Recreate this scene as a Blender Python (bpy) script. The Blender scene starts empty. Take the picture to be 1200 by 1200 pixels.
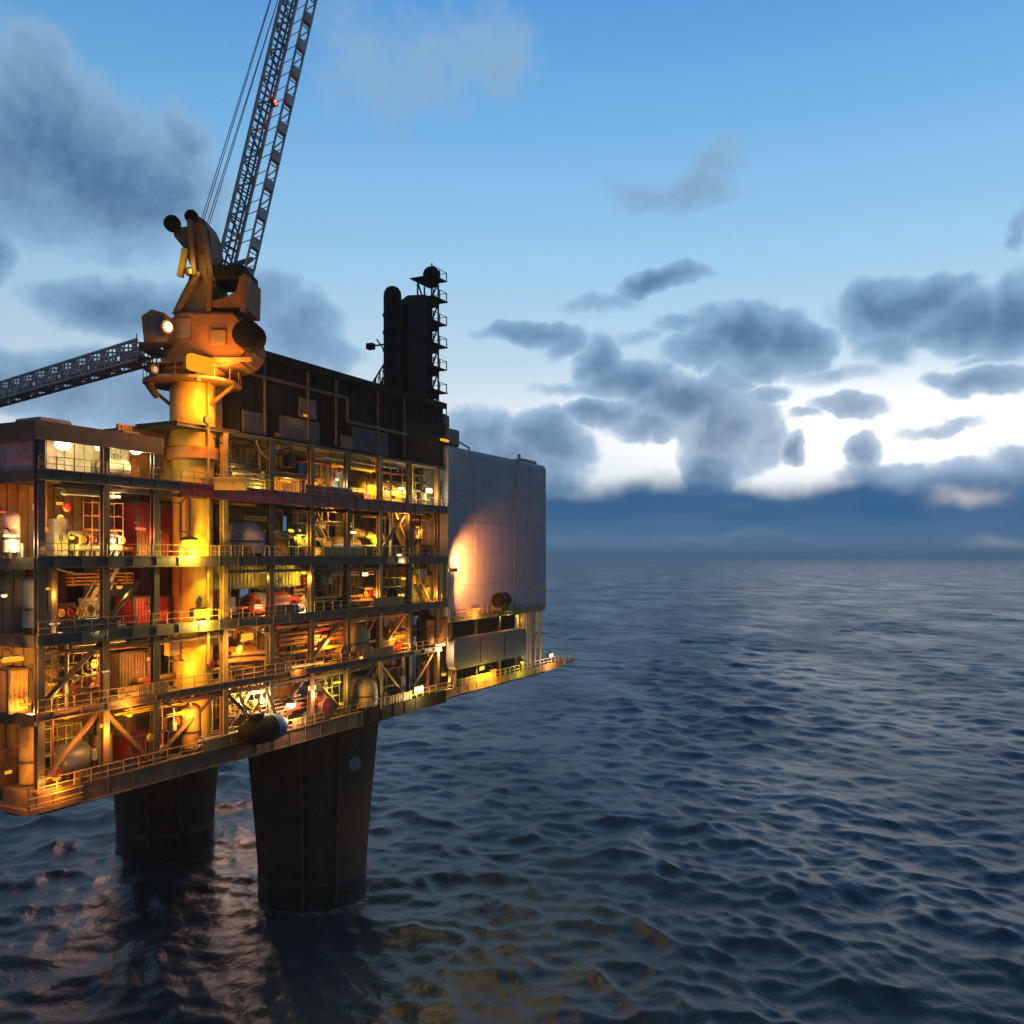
import bpy, bmesh, math, random
import numpy as np
from mathutils import Vector, Matrix
random.seed(7)
C = bpy.context.scene.collection
R = math.radians
PI = math.pi

# ------------------------------------------------------------------ camera
HAZE = .00017
EYE = 45.0
F = 1039.0            # focal length in pixels of a 1200 px wide picture
cam = bpy.data.cameras.new('camera')
cam.sensor_width = 36
cam.lens = F / 1200 * 36
cam.shift_y = 52 / 1200
cam.clip_start = 0.5
cam.clip_end = 200000
co = bpy.data.objects.new('camera', cam)
co.location = (0, 0, EYE)
co.rotation_euler = (R(90), 0, 0)
C.objects.link(co)
bpy.context.scene.camera = co
sc = bpy.context.scene
sc.view_settings.view_transform = 'Standard'
sc.view_settings.look = 'None'
sc.view_settings.exposure = 0
sc.view_settings.gamma = 1
try:
    sc.cycles.use_denoising = True
    sc.cycles.max_bounces = 6
    sc.cycles.diffuse_bounces = 3
    sc.cycles.glossy_bounces = 3
    sc.cycles.sample_clamp_indirect = 4
    sc.cycles.sample_clamp_direct = 0
    sc.cycles.use_light_tree = True
    sc.cycles.caustics_reflective = False
    sc.cycles.caustics_refractive = False
except Exception:
    pass

# ------------------------------------------------------------------ platform frame: u along the lit face, v into the platform, z up
CX, CY = -35.5, 66.4
TH = math.atan2(0.8883, 0.4593)
UX, UY = math.cos(TH), math.sin(TH)
VX, VY = -UY, UX

def W(u, v, z):
    return Vector((CX + u * UX + v * VX, CY + u * UY + v * VY, z))

def at(x, y, v=0.0):
    """point of the plane v of the platform seen at x, y of the photograph -> (u, v, z)"""
    r = (x - 600) / F
    # CX + u UX + v VX = r d ;  CY + u UY + v VY = d
    px, py = CX + v * VX, CY + v * VY
    u = (r * py - px) / (UX - r * UY)
    d = py + u * UY
    return u, v, EYE - (y - 652) * d / F

# ------------------------------------------------------------------ node helpers
class NT:
    def __init__(s, tree):
        s.t = tree
    def n(s, typ, **kw):
        nd = s.t.nodes.new(typ)
        for k, v in kw.items():
            setattr(nd, k, v)
        return nd
    def put(s, sock, v):
        if isinstance(v, (int, float, tuple, list)):
            sock.default_value = v
        else:
            s.t.links.new(v, sock)
    def m(s, op, a, b=None, c=None, clamp=False):
        nd = s.n('ShaderNodeMath', operation=op, use_clamp=clamp)
        s.put(nd.inputs[0], a)
        if b is not None: s.put(nd.inputs[1], b)
        if c is not None: s.put(nd.inputs[2], c)
        return nd.outputs[0]
    def vm(s, op, a, b=None, out=0):
        nd = s.n('ShaderNodeVectorMath', operation=op)
        s.put(nd.inputs[0], a)
        if b is not None: s.put(nd.inputs[1], b)
        return nd.outputs[out]
    def mix(s, f, a, b, blend='MIX'):
        nd = s.n('ShaderNodeMix', data_type='RGBA', blend_type=blend)
        s.put(nd.inputs[0], f)
        s.put(nd.inputs[6], a if not isinstance(a, tuple) else (*a, 1)[:4])
        s.put(nd.inputs[7], b if not isinstance(b, tuple) else (*b, 1)[:4])
        return nd.outputs[2]
    def mr(s, v, a, b, c=0.0, d=1.0, smooth=True):
        nd = s.n('ShaderNodeMapRange', interpolation_type='SMOOTHSTEP' if smooth else 'LINEAR')
        s.put(nd.inputs[0], v)
        for i, q in enumerate((a, b, c, d)):
            nd.inputs[i + 1].default_value = q
        return nd.outputs[0]
    def noise(s, vec, scale, detail=4, rough=.5, out=0, dist=0.0):
        nd = s.n('ShaderNodeTexNoise')
        s.put(nd.inputs['Vector'], vec)
        nd.inputs['Scale'].default_value = scale
        nd.inputs['Detail'].default_value = detail
        nd.inputs['Roughness'].default_value = rough
        nd.inputs['Distortion'].default_value = dist
        return nd.outputs[out]
    def ramp(s, f, stops, mode='LINEAR'):
        nd = s.n('ShaderNodeValToRGB')
        cr = nd.color_ramp
        cr.interpolation = mode
        while len(cr.elements) < len(stops):
            cr.elements.new(0.5)
        for e, (p, c) in zip(cr.elements, stops):
            e.position = p
            e.color = (*c, 1)
        s.put(nd.inputs[0], f)
        return nd.outputs[0]

# ------------------------------------------------------------------ world: dusk sky with clouds (by direction)
SUN_AZ, SUN_EL = 23.5, 5.0
w = bpy.data.worlds.new('World')
sc.world = w
w.use_nodes = True
t = w.node_tree
t.nodes.clear()
N = NT(t)
tc = N.n('ShaderNodeTexCoord').outputs['Generated']
dirn = N.vm('NORMALIZE', tc)
wob = N.noise(dirn, 7, 3, .5, out=1)
wob = N.vm('SUBTRACT', wob, (.5, .5, .5))
wob2 = N.vm('SUBTRACT', N.noise(dirn, 24, 3, .55, out=1), (.5, .5, .5))
wd = N.vm('ADD', dirn, N.vm('MULTIPLY', wob, (.10, .10, .06)))
wd = N.vm('ADD', wd, N.vm('MULTIPLY', wob2, (.035, .035, .028)))
def azel(vec):
    sp = N.n('ShaderNodeSeparateXYZ')
    N.put(sp.inputs[0], vec)
    x, y, z = sp.outputs
    az = N.m('MULTIPLY', N.m('ARCTAN2', x, y), 180 / PI)
    hyp = N.m('SQRT', N.m('ADD', N.m('MULTIPLY', x, x), N.m('MULTIPLY', y, y)))
    el = N.m('MULTIPLY', N.m('ARCTAN2', z, hyp), 180 / PI)
    return az, el
az0, el0 = azel(dirn)
az1, el1 = azel(wd)
cmb = N.n('ShaderNodeCombineXYZ')
N.put(cmb.inputs[0], az1); N.put(cmb.inputs[1], el1)
P2 = cmb.outputs[0]

def pxdir(x, y):
    a = math.atan((x - 600) / F)
    e = math.atan((652 - y) / F * math.cos(a))
    return math.degrees(a), math.degrees(e)

# cloud masses: x, y, rx, ry, weight as read off the photograph, turned into azimuth and elevation
CL = [
    (50, 165, 130, 105, 1.0), (130, 215, 150, 75, 1.0), (212, 160, 36, 44, .75), (30, 80, 95, 55, .5), (150, 270, 110, 40, .6), (235, 245, 60, 45, .55),
    (150, 358, 88, 34, .95), (100, 350, 60, 22, .7), (345, 395, 62, 48, .8), (305, 350, 45, 32, .7), (385, 415, 50, 26, .6),
    (60, 445, 190, 42, .9), (0, 300, 36, 40, .8), (10, 415, 60, 26, .7), (180, 470, 140, 40, .8),
    (470, 70, 150, 85, .44), (595, 60, 62, 60, .50), (770, 228, 80, 22, .52), (845, 182, 38, 36, .55), (820, 215, 40, 26, .5), (240, 90, 40, 60, .2),
    (785, 328, 55, 17, .95), (705, 352, 65, 17, .55), (615, 394, 52, 17, .8), (655, 405, 26, 22, .7),
    (880, 392, 62, 40, 1.0), (935, 400, 46, 38, 1.0), (840, 415, 60, 22, .8), (905, 425, 60, 24, .8),
    (705, 430, 34, 34, .9), (745, 450, 60, 26, 1.0), (800, 475, 80, 30, 1.0), (850, 500, 62, 40, 1.0), (700, 490, 44, 13, .9), (760, 500, 60, 16, .9),
    (850, 540, 40, 30, 1.0), (895, 520, 34, 36, .8), (935, 529, 18, 17, 1.0), (1022, 527, 22, 19, .9), (945, 492, 26, 9, .6), (860, 450, 30, 16, .6),
    (1045, 362, 56, 42, 1.0), (1090, 350, 60, 32, .9), (1140, 375, 70, 38, 1.0), (1200, 372, 50, 50, 1.0), (1040, 405, 34, 30, .75), (1110, 390, 60, 20, .8),
    (1000, 476, 48, 16, .8), (1165, 452, 60, 20, .9), (1110, 446, 34, 14, .6), (1200, 270, 14, 26, .6),
    (560, 520, 60, 40, .95), (640, 522, 52, 34, 1.0), (600, 550, 90, 40, 1.0), (1120, 552, 120, 18, .65), (1200, 540, 40, 22, .8), (1060, 590, 60, 16, .6),
    (980, 440, 60, 12, .5), (900, 465, 40, 12, .7), (1110, 500, 70, 9, .55), (1060, 545, 90, 12, .6), (660, 462, 40, 10, .5), (810, 385, 40, 14, .6), (760, 395, 40, 12, .5), (1170, 420, 50, 10, .45),
    # the part of the sky outside the frame
    (1420, 330, 130, 60, 1.0), (1600, 250, 160, 80, .9), (1500, 480, 160, 50, 1.0), (-200, 250, 160, 90, 1.0), (-400, 400, 200, 80, 1.0), (-300, 100, 160, 60, .7),
]
fld = None
for (x, y, rx, ry, wt) in CL:
    a, e = pxdir(x, y)
    ra = abs(pxdir(x + rx, y)[0] - pxdir(x - rx, y)[0]) / 2
    re = abs(pxdir(x, y - ry)[1] - pxdir(x, y + ry)[1]) / 2
    ra *= 1.04; re *= 1.08
    d = N.vm('MULTIPLY', N.vm('SUBTRACT', P2, (a, e, 0)), (1 / ra, 1 / re, 0))
    q = N.vm('DOT_PRODUCT', d, d, out=1)
    f = N.m('MULTIPLY_ADD', q, -0.62 * wt, wt)
    fld = f if fld is None else N.m('SMOOTH_MAX', fld, f, .12)
# bank of cloud low over the whole horizon
bank_top = N.m('MULTIPLY_ADD', N.noise(dirn, 9, 4, .5), 3.6, 3.4)
bank = N.m('MULTIPLY', N.m('SUBTRACT', bank_top, el0), .75)
det = N.m('MULTIPLY_ADD', N.noise(wd, 20, 6, .55), 1.0, -.5)
# scattered cloud behind and beside the viewer
back = N.mr(N.m('ABSOLUTE', az0), 42, 70)
gen = N.m('MULTIPLY', N.mr(N.noise(N.vm('MULTIPLY', dirn, (1, 1, 2.2)), 3.0, 5, .55), .42, .66), back)
dens = N.m('MAXIMUM', N.m('MAXIMUM', fld, 0.0), gen)
dens = N.m('MULTIPLY_ADD', det, .62, dens)
dens = N.m('MULTIPLY_ADD', N.m('SUBTRACT', N.noise(wd, 62, 5, .6), .5), .22, dens)
thick = N.mr(dens, .36, 1.22)
# clear sky
elf = N.m('DIVIDE', N.m('MAXIMUM', el0, 0.0), 90.0)
SKY = [(0.0, (.92, .98, 1.03)), (9 / 90, (.86, .96, 1.04)), (12.5 / 90, (.60, .81, .98)), (18.7 / 90, (.37, .68, .97)), (26 / 90, (.20, .51, .90)), (32 / 90, (.12, .37, .80)), (50 / 90, (.07, .22, .48)), (1.0, (.04, .14, .34))]
clear = N.ramp(elf, SKY)
nishita = N.n('ShaderNodeTexSky', sky_type='NISHITA')
nishita.sun_disc = False
nishita.sun_elevation = R(SUN_EL)
nishita.sun_rotation = R(SUN_AZ)
nishita.ozone_density = 4.0
nishita.air_density = 1.0
nishita.dust_density = .3
nish = N.vm('SCALE', nishita.outputs[0])
nish.node.inputs['Scale'].default_value = 0.06
clear = N.mix(0.12, clear, nish)
# brightness falls off away from the sun's side
azf = N.mr(N.m('ABSOLUTE', N.m('SUBTRACT', az0, 20.0)), 15, 140, 1.0, .42)
clear = N.mix(1.0, clear, azf, 'MULTIPLY')
sa = N.m('DIVIDE', N.m('SUBTRACT', az0, 21.0), 15.0)
se = N.m('DIVIDE', N.m('SUBTRACT', el0, 7.4), 2.8)
gl = N.m('EXPONENT', N.m('MULTIPLY', N.m('ADD', N.m('MULTIPLY', sa, sa), N.m('MULTIPLY', se, se)), -1.0))
clear = N.mix(N.m('MULTIPLY', gl, .8), clear, (1.55, 1.5, 1.42))
# clouds: pale thin edges, slate hearts, bluer and darker low down
lowf = N.mr(el0, 3.0, 16.0)
heart = N.mix(lowf, (.082, .178, .34), (.058, .150, .29))
edge = N.mix(lowf, (.36, .54, .75), (.26, .45, .66))
ccol = N.mix(thick, edge, heart)
lit = N.m('MULTIPLY', gl, N.m('SUBTRACT', 1.0, thick))
ccol = N.mix(N.m('MULTIPLY', lit, .5), ccol, (.8, .84, .9))
ccol = N.mix(1.0, ccol, N.mr(N.m('ABSOLUTE', N.m('SUBTRACT', az0, 20.0)), 30, 150, 1.0, .5), 'MULTIPLY')
opac = N.mr(dens, .16, .54, 0, .95)
sky = N.mix(opac, clear, ccol)
bkn = N.noise(N.vm('MULTIPLY', dirn, (1, 1, 6)), 7, 4, .55)
bcol = N.mix(N.mr(el0, .1, 3.0), (.080, .195, .35), (.010, .100, .265))
bcol = N.mix(N.mr(bkn, .45, .85, 0, .45), bcol, (.10, .21, .35))
sky = N.mix(N.mr(bank, -.15, 1.1, 0, .97), sky, bcol)
# pale breaks low in the bank of cloud
for (bx_, by_, bw_, bh_, bs_) in ((1135, 580, 34, 9, .75), (1195, 640, 30, 8, .5), (840, 632, 120, 7, .25), (650, 640, 60, 7, .25)):
    a, e = pxdir(bx_, by_)
    d = N.vm('MULTIPLY', N.vm('SUBTRACT', P2, (a, e, 0)), (1 / (bw_ / 18), 1 / (bh_ / 18), 0))
    q = N.vm('DOT_PRODUCT', d, d, out=1)
    sky = N.mix(N.m('MULTIPLY', N.m('EXPONENT', N.m('MULTIPLY', q, -1.0)), bs_), sky, (.72, .68, .66) if bs_ > .4 else (.28, .38, .52))
bg = N.n('ShaderNodeBackground')
N.put(bg.inputs[0], sky)
bg.inputs[1].default_value = 1.0
wo = N.n('ShaderNodeOutputWorld')
t.links.new(bg.outputs[0], wo.inputs[0])
try:
    w.cycles.sampling_method = 'MANUAL'
    w.cycles.sample_map_resolution = 512
except Exception:
    pass

sun = bpy.data.lights.new('sun', 'SUN')
sun.energy = 0.08
sun.angle = R(24)
sun.color = (1, .85, .7)
so = bpy.data.objects.new('sun', sun)
sd = Vector((math.sin(R(SUN_AZ)) * math.cos(R(SUN_EL)), math.cos(R(SUN_AZ)) * math.cos(R(SUN_EL)), math.sin(R(SUN_EL))))
so.rotation_euler = (-sd).to_track_quat('-Z', 'Y').to_euler()
so.location = (0, 0, 200)
C.objects.link(so)

# ------------------------------------------------------------------ materials
MATS = {}
def mat(name, col, rough=.6, metal=0.0, col2=None, scale=.8, rust=0.0, streak=False):
    if name in MATS:
        return MATS[name]
    m = bpy.data.materials.new(name)
    m.use_nodes = True
    b = m.node_tree.nodes['Principled BSDF']
    n = NT(m.node_tree)
    g = n.n('ShaderNodeNewGeometry').outputs['Position']
    c2 = col2 or tuple(c * .55 for c in col)
    f = n.mr(n.noise(g, scale, 6, .62), .3, .7)
    c = n.mix(f, c2, col)
    if streak:
        f2 = n.mr(n.noise(n.vm('MULTIPLY', g, (2.2, 2.2, .12)), 1.0, 4, .6), .5, .72, 0, .6)
        c = n.mix(f2, c, tuple(q * .35 for q in col))
    if rust:
        f3 = n.mr(n.noise(n.vm('MULTIPLY', g, (1, 1, .45)), 1.7, 7, .7), .56, .70, 0, rust)
        c = n.mix(f3, c, (.16, .055, .018))
    n.put(b.inputs['Base Color'], c)
    n.put(b.inputs['Roughness'], n.mr(n.noise(g, 3.0, 4, .6), .2, .8, max(.05, rough - .15), min(1, rough + .15)))
    b.inputs['Metallic'].default_value = metal
    bp = n.n('ShaderNodeBump')
    bp.inputs['Strength'].default_value = .25
    bp.inputs['Distance'].default_value = .05
    n.put(bp.inputs['Height'], n.noise(g, 5.0, 4, .6))
    n.put(b.inputs['Normal'], bp.outputs[0])
    if name == 'black_steel': b.inputs['Specular IOR Level'].default_value = .12
    MATS[name] = m
    return m

def glow(name, col, s):
    if name in MATS:
        return MATS[name]
    m = bpy.data.materials.new(name)
    m.use_nodes = True
    m.node_tree.nodes.clear()
    n = NT(m.node_tree)
    e = n.n('ShaderNodeEmission')
    e.inputs[0].default_value = (*col, 1)
    e.inputs[1].default_value = s
    o = n.n('ShaderNodeOutputMaterial')
    m.node_tree.links.new(e.outputs[0], o.inputs[0])
    MATS[name] = m
    return m

STEEL = mat('dark_steel', (.050, .036, .023), .6, .0, rust=.6)
BLACK = mat('black_steel', (.008, .0075, .0075), .8, 0, rust=.08)
GREY = mat('grey_steel', (.20, .20, .21), .6, rust=.4, streak=True)
CLAD = mat('pale_grey_cladding', (.200, .215, .255), .65, col2=(.175, .185, .22), scale=.25, streak=True)
DKGREY = mat('charcoal_panel', (.075, .073, .078), .6, col2=(.06, .058, .062))
OCHRE = mat('ochre_paint', (.42, .24, .06), .6, rust=.7)
YEL = mat('yellow_paint', (.60, .36, .022), .5, col2=(.50, .28, .02), rust=.35)
ORANGE = mat('orange_paint', (.50, .20, .03), .55, rust=.5)
BROWN = mat('brown_steel', (.15, .075, .03), .65, rust=.6)
DRED = mat('dark_red_paint', (.17, .012, .010), .5, rust=.3)
RED = mat('red_paint', (.50, .03, .02), .5, rust=.3)
CREAM = mat('cream_paint', (.58, .52, .38), .55, rust=.35)
OLIVE = mat('olive_paint', (.22, .20, .05), .6, rust=.4)
BLUE = mat('blue_paint', (.02, .10, .30), .4, rust=.15)
PINK = mat('faded_pink_paint', (.42, .28, .25), .6, rust=.3)
SLATE = mat('slate_paint', (.10, .115, .15), .45, rust=.25)
CONC = mat('dark_concrete', (.050, .026, .015), .9, col2=(.026, .013, .008), scale=.15, streak=True)
WET = mat('wet_concrete', (.018, .015, .014), .35)
BOOMR = mat('reddish_boom_paint', (.62, .46, .42), .6, rust=.5)
BOOMD = mat('dusty_boom_steel', (.50, .40, .40), .6, rust=.5)
HOUSE = mat('dark_orange_crane_paint', (.19, .060, .006), .8, col2=(.12, .036, .004), rust=.35)
CABLE = mat('steel_rope', (.42, .45, .50), .5)
GRATE = mat('deck_plate', (.10, .075, .05), .7, rust=.7)

# ------------------------------------------------------------------ mesh builder
class MB:
    def __init__(s):
        s.b = bmesh.new()
    def box(s, x0, x1, y0, y1, z0, z1, bev=0.0):
        m = Matrix.Translation(((x0 + x1) / 2, (y0 + y1) / 2, (z0 + z1) / 2)) @ Matrix.Diagonal((abs(x1 - x0), abs(y1 - y0), abs(z1 - z0), 1))
        r = bmesh.ops.create_cube(s.b, size=1, matrix=m)
        if bev:
            es = {e for v in r['verts'] for e in v.link_edges}
            bmesh.ops.bevel(s.b, geom=list(es), offset=bev, segments=2, affect='EDGES', profile=.5)
        return s
    def tube(s, a, b, r, r2=None, seg=8):
        a, b = Vector(a), Vector(b)
        d = b - a
        L = d.length
        if L < 1e-5: return s
        q = d.to_track_quat('Z', 'Y').to_matrix().to_4x4()
        m = Matrix.Translation((a + b) / 2) @ q
        bmesh.ops.create_cone(s.b, cap_ends=True, segments=seg, radius1=r, radius2=r if r2 is None else r2, depth=L, matrix=m)
        return s
    def bar(s, a, b, wx, wy=None):
        a, b = Vector(a), Vector(b)
        d = b - a
        q = d.to_track_quat('Z', 'Y').to_matrix().to_4x4()
        m = Matrix.Translation((a + b) / 2) @ q @ Matrix.Diagonal((wx, wy or wx, d.length, 1))
        bmesh.ops.create_cube(s.b, size=1, matrix=m)
        return s
    def ball(s, c, r, sx=1, sy=1, sz=1, seg=16):
        m = Matrix.Translation(c) @ Matrix.Diagonal((sx, sy, sz, 1))
        bmesh.ops.create_uvsphere(s.b, u_segments=seg, v_segments=max(6, seg // 2), radius=r, matrix=m)
        return s
    def lathe(s, prof, c=(0, 0, 0), seg=24, axis='z'):
        rings = []
        for (r, h) in prof:
            ring = []
            for i in range(seg):
                a = 2 * PI * i / seg
                p = (r * math.cos(a), r * math.sin(a), h)
                if axis == 'x': p = (p[2], p[0], p[1])
                if axis == 'y': p = (p[0], p[2], p[1])
                ring.append(s.b.verts.new((p[0] + c[0], p[1] + c[1], p[2] + c[2])))
            rings.append(ring)
        for a, b in zip(rings, rings[1:]):
            for i in range(seg):
                s.b.faces.new((a[i], a[(i + 1) % seg], b[(i + 1) % seg], b[i]))
        if prof[0][0] > 1e-4: s.b.faces.new(rings[0])
        if prof[-1][0] > 1e-4: s.b.faces.new(rings[-1])
        return s
    def prism(s, pts, y0, y1):
        """outline in x,z extruded along y"""
        A = [s.b.verts.new((x, y0, z)) for x, z in pts]
        B = [s.b.verts.new((x, y1, z)) for x, z in pts]
        s.b.faces.new(A); s.b.faces.new(list(reversed(B)))
        n = len(pts)
        for i in range(n):
            s.b.faces.new((A[i], B[i], B[(i + 1) % n], A[(i + 1) % n]))
        return s
    def path(s, pts, r, seg=8):
        for a, b in zip(pts, pts[1:]):
            s.tube(a, b, r, seg=seg)
        for p in pts[1:-1]:
            s.ball(p, r * 1.02, seg=8)
        return s
    def build(s, name, m, parent=None, smooth=False):
        bmesh.ops.recalc_face_normals(s.b, faces=s.b.faces)
        me = bpy.data.meshes.new(name)
        s.b.to_mesh(me); s.b.free()
        if smooth:
            for p in me.polygons:
                p.use_smooth = True
            try:
                me.set_sharp_from_angle(angle=R(40))
            except Exception:
                pass
        me.materials.append(m)
        o = bpy.data.objects.new(name, me)
        C.objects.link(o)
        if parent: o.parent = parent
        return o

LABELS = {}
def tag(o, label, cat, group=None):
    assert 4 <= len(label.split()) <= 16, label
    if label in LABELS and group is None: print('DUP LABEL', label)
    LABELS[label] = 1
    o['label'] = label; o['category'] = cat
    if group: o['group'] = group

def thing(name, label, cat, pos, group=None, rz=None):
    o = bpy.data.objects.new(name, None)
    o.location = pos; o.rotation_euler = (0, 0, TH if rz is None else rz)
    o.empty_display_size = .5
    C.objects.link(o)
    tag(o, label, cat, group)
    return o

def copy_tree(o, parent=None):
    c = o.copy(); C.objects.link(c); c.parent = parent
    for ch in list(o.children): copy_tree(ch, c)
    return c

# ------------------------------------------------------------------ sea
def make_sea():
    rng = np.random.default_rng(3)
    # angles: fine in front, coarse behind
    front = np.arange(-56, 56.01, .2)
    rear = np.arange(60, 300.1, 4.0)
    ang = np.radians(np.concatenate([front, rear]))
    rr = [4.0]
    while rr[-1] < 90000:
        r = rr[-1]
        rr.append(r + max(.40 if r > 55 else 1.5, .0046 * r if r < 7000 else .03 * r))
    rr = np.array(rr)
    A, B = np.meshgrid(ang, rr)
    X = B * np.sin(A); Y = B * np.cos(A)
    Z = np.zeros_like(X); DX = np.zeros_like(X); DY = np.zeros_like(X)
    drr = np.gradient(rr)[:, None]
    nW = 120
    lam = np.exp(rng.uniform(math.log(2.2), math.log(60), nW))
    main = R(205)
    th = main + rng.normal(0, .75, nW)
    amp = .0092 * lam ** .72 * np.exp(-(lam / 30) ** 2) * rng.uniform(.5, 1.5, nW)
    ph = rng.uniform(0, 2 * PI, nW)
    for l, d, a, p in zip(lam, th, amp, ph):
        k = 2 * PI / l
        fade = np.clip((l / (drr * 1.0) - 2.2) / 3.0, 0, 1)
        arg = k * (X * math.sin(d) + Y * math.cos(d)) + p
        Z += fade * a * np.cos(arg)
        DX -= fade * a * .8 * math.sin(d) * np.sin(arg)
        DY -= fade * a * .8 * math.cos(d) * np.sin(arg)
    mod = 1 + .28 * np.sin(X / 31 + 1.3 * np.sin(Y / 57)) * np.sin(Y / 43 + .9) + .22 * np.sin(X / 17 - Y / 71 + 2) + .15 * np.sin(Y / 19 + X / 47)
    mod = np.clip(mod, .35, 1.6)
    Z *= mod; DX *= mod; DY *= mod
    X = X + DX; Y = Y + DY
    nr, na = X.shape
    co_ = np.stack([X, Y, Z], -1).reshape(-1, 3).astype(np.float32)
    i = np.arange(nr - 1)[:, None] * na
    j = np.arange(na)[None, :]
    jn = (j + 1) % na
    quads = np.stack([i + j, i + jn, i + na + jn, i + na + j], -1).reshape(-1, 4)
    # close the middle
    c_idx = len(co_)
    co_ = np.vstack([co_, [[0, 0, 0]]]).astype(np.float32)
    tris = np.stack([np.full(na, c_idx), (np.arange(na) + 1) % na, np.arange(na)], -1)
    me = bpy.data.meshes.new('sea')
    nl = quads.size + tris.size
    me.vertices.add(len(co_)); me.vertices.foreach_set('co', co_.ravel())
    me.loops.add(nl)
    me.loops.foreach_set('vertex_index', np.concatenate([quads[:, ::-1].ravel(), tris[:, ::-1].ravel()]).astype(np.int32))
    npoly = len(quads) + len(tris)
    me.polygons.add(npoly)
    ls = np.concatenate([np.arange(len(quads)) * 4, quads.size + np.arange(len(tris)) * 3]).astype(np.int32)
    me.polygons.foreach_set('loop_start', ls)
    me.polygons.foreach_set('use_smooth', np.ones(npoly, dtype=bool))
    me.update(calc_edges=True)
    if me.polygons[0].normal.z < 0:
        me.flip_normals()
    m = bpy.data.materials.new('sea_water')
    m.use_nodes = True
    b = m.node_tree.nodes['Principled BSDF']
    n = NT(m.node_tree)
    g = n.n('ShaderNodeNewGeometry').outputs['Position']
    foam = None
    for (fu, fv) in ((50.8, 16.4), (55.9, 50.0)):
        c_ = W(fu, fv, 0)
        d_ = n.vm('DISTANCE', n.vm('MULTIPLY', g, (1, 1, 0)), (c_.x, c_.y, 0), out=1)
        f_ = n.mr(d_, 7.0, 12.5, 1, 0)
        foam = f_ if foam is None else n.m('MAXIMUM', foam, f_)
    fn = n.noise(g, .9, 6, .65, dist=1.2)
    foam = n.mr(n.m('ADD', fn, n.m('MULTIPLY', foam, .32)), .78, .92, 0, .55)
    fleck = n.mr(n.m('MULTIPLY', n.noise(n.vm('MULTIPLY', g, (1, .6, 1)), .5, 7, .68), n.mr(n.noise(g, .035, 2, .5), .45, .75)), .62, .70, 0, .35)
    foam = n.m('MAXIMUM', foam, fleck)
    n.put(b.inputs['Base Color'], n.mix(foam, (.009, .026, .040), (.30, .33, .36)))
    n.put(b.inputs['Roughness'], n.mr(n.noise(n.vm('MULTIPLY', g, (1, .45, 0)), .022, 4, .6), .3, .7, .28, .46))
    b.inputs['IOR'].default_value = 1.36
    g2 = n.vm('MULTIPLY', g, (1.0, .75, 1.0))
    h1 = n.noise(g2, .35, 5, .6, dist=.4)
    h2 = n.noise(g2, .06, 3, .5)
    h = n.m('ADD', n.m('MULTIPLY', h1, .50), n.m('MULTIPLY', h2, 2.6))
    bp = n.n('ShaderNodeBump')
    bp.inputs['Strength'].default_value = .75
    bp.inputs['Distance'].default_value = 1.0
    n.put(bp.inputs['Height'], h)
    n.put(b.inputs['Normal'], bp.outputs[0])
    me.materials.append(m)
    o = bpy.data.objects.new('sea', me)
    o['kind'] = 'structure'
    C.objects.link(o)
make_sea()
# ------------------------------------------------------------------ the platform
LV = [27.0, 33.0, 38.9, 44.8, 51.4, 57.0]     # deck heights
UEND, VEND, UQ = 96.0, 66.0, 58.7             # length, depth, where the grey quarters block begins
plat = thing('offshore_platform', 'huge rust brown oil platform of stacked lamp lit decks on two dark concrete legs', 'oil platform', W(0, 0, 0))

def part(mb, name, m, parent=None, smooth=False, label=None):
    o = mb.build(name, m, parent or plat, smooth)
    if label: o['label'] = label
    return o

# legs: tapering concrete shafts with a collar under the deck and a wet foot
def leg(u, v, rb, rt, hatch):
    zt = 26.9
    prof = [(rb, -12), (rb, 3.4)]
    prof2 = [(rb + .02, 3.4)] + [(rb + (rt - rb) * (k / 10) ** 1.15, 3.4 + (zt - 6.2) * k / 10) for k in range(11)]
    o = part(MB().lathe(prof2, (u, v, 0), 48), 'leg', CONC, smooth=True)
    part(MB().lathe([(rb, -12), (rb + .05, 2.6), (rb + .10, 3.0), (rb, 3.5)], (u, v, 0), 48), 'wet_foot', WET, o, True)
    z1 = 3.4 + zt - 6.2
    part(MB().lathe([(rt + .05, z1 - .3), (rt + .35, z1), (rt + .35, z1 + 2.0), (rt + 1.0, z1 + 2.6), (rt + 1.0, 26.6)], (u, v, 0), 48), 'collar', STEEL, o, True)
    for zz in (13.5,):
        rz_ = rb + (rt - rb) * ((zz - 3.4) / (zt - 6.2)) ** 1.15
        part(MB().lathe([(rz_ + .01, zz - .12), (rz_ + .07, zz - .08), (rz_ + .07, zz + .08), (rz_ + .01, zz + .12)], (u, v, 0), 48), 'joint_ring', CONC, o, True)
    for ang in (-150, -118):
        a = R(ang); cc, ss = math.cos(a), math.sin(a)
        part(MB().tube((u + (rb + .25) * cc, v + (rb + .25) * ss, 1), (u + (rt + .25) * cc, v + (rt + .25) * ss, 24), .22, seg=10), 'riser_pipe', STEEL, o, True)
    if hatch:
        a = R(hatch)
        rr = rt - .25
        c = Vector((u + rr * math.cos(a), v + rr * math.sin(a), 18.6))
        n = Vector((math.cos(a), math.sin(a), 0))
        part(MB().tube(c - n * .4, c + n * .45, .95, seg=20), 'hatch', GREY, o)
leg(50.8, 16.4, 7.1, 8.9, -105)
leg(55.9, 50.0, 7.2, 8.9, None)

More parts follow.
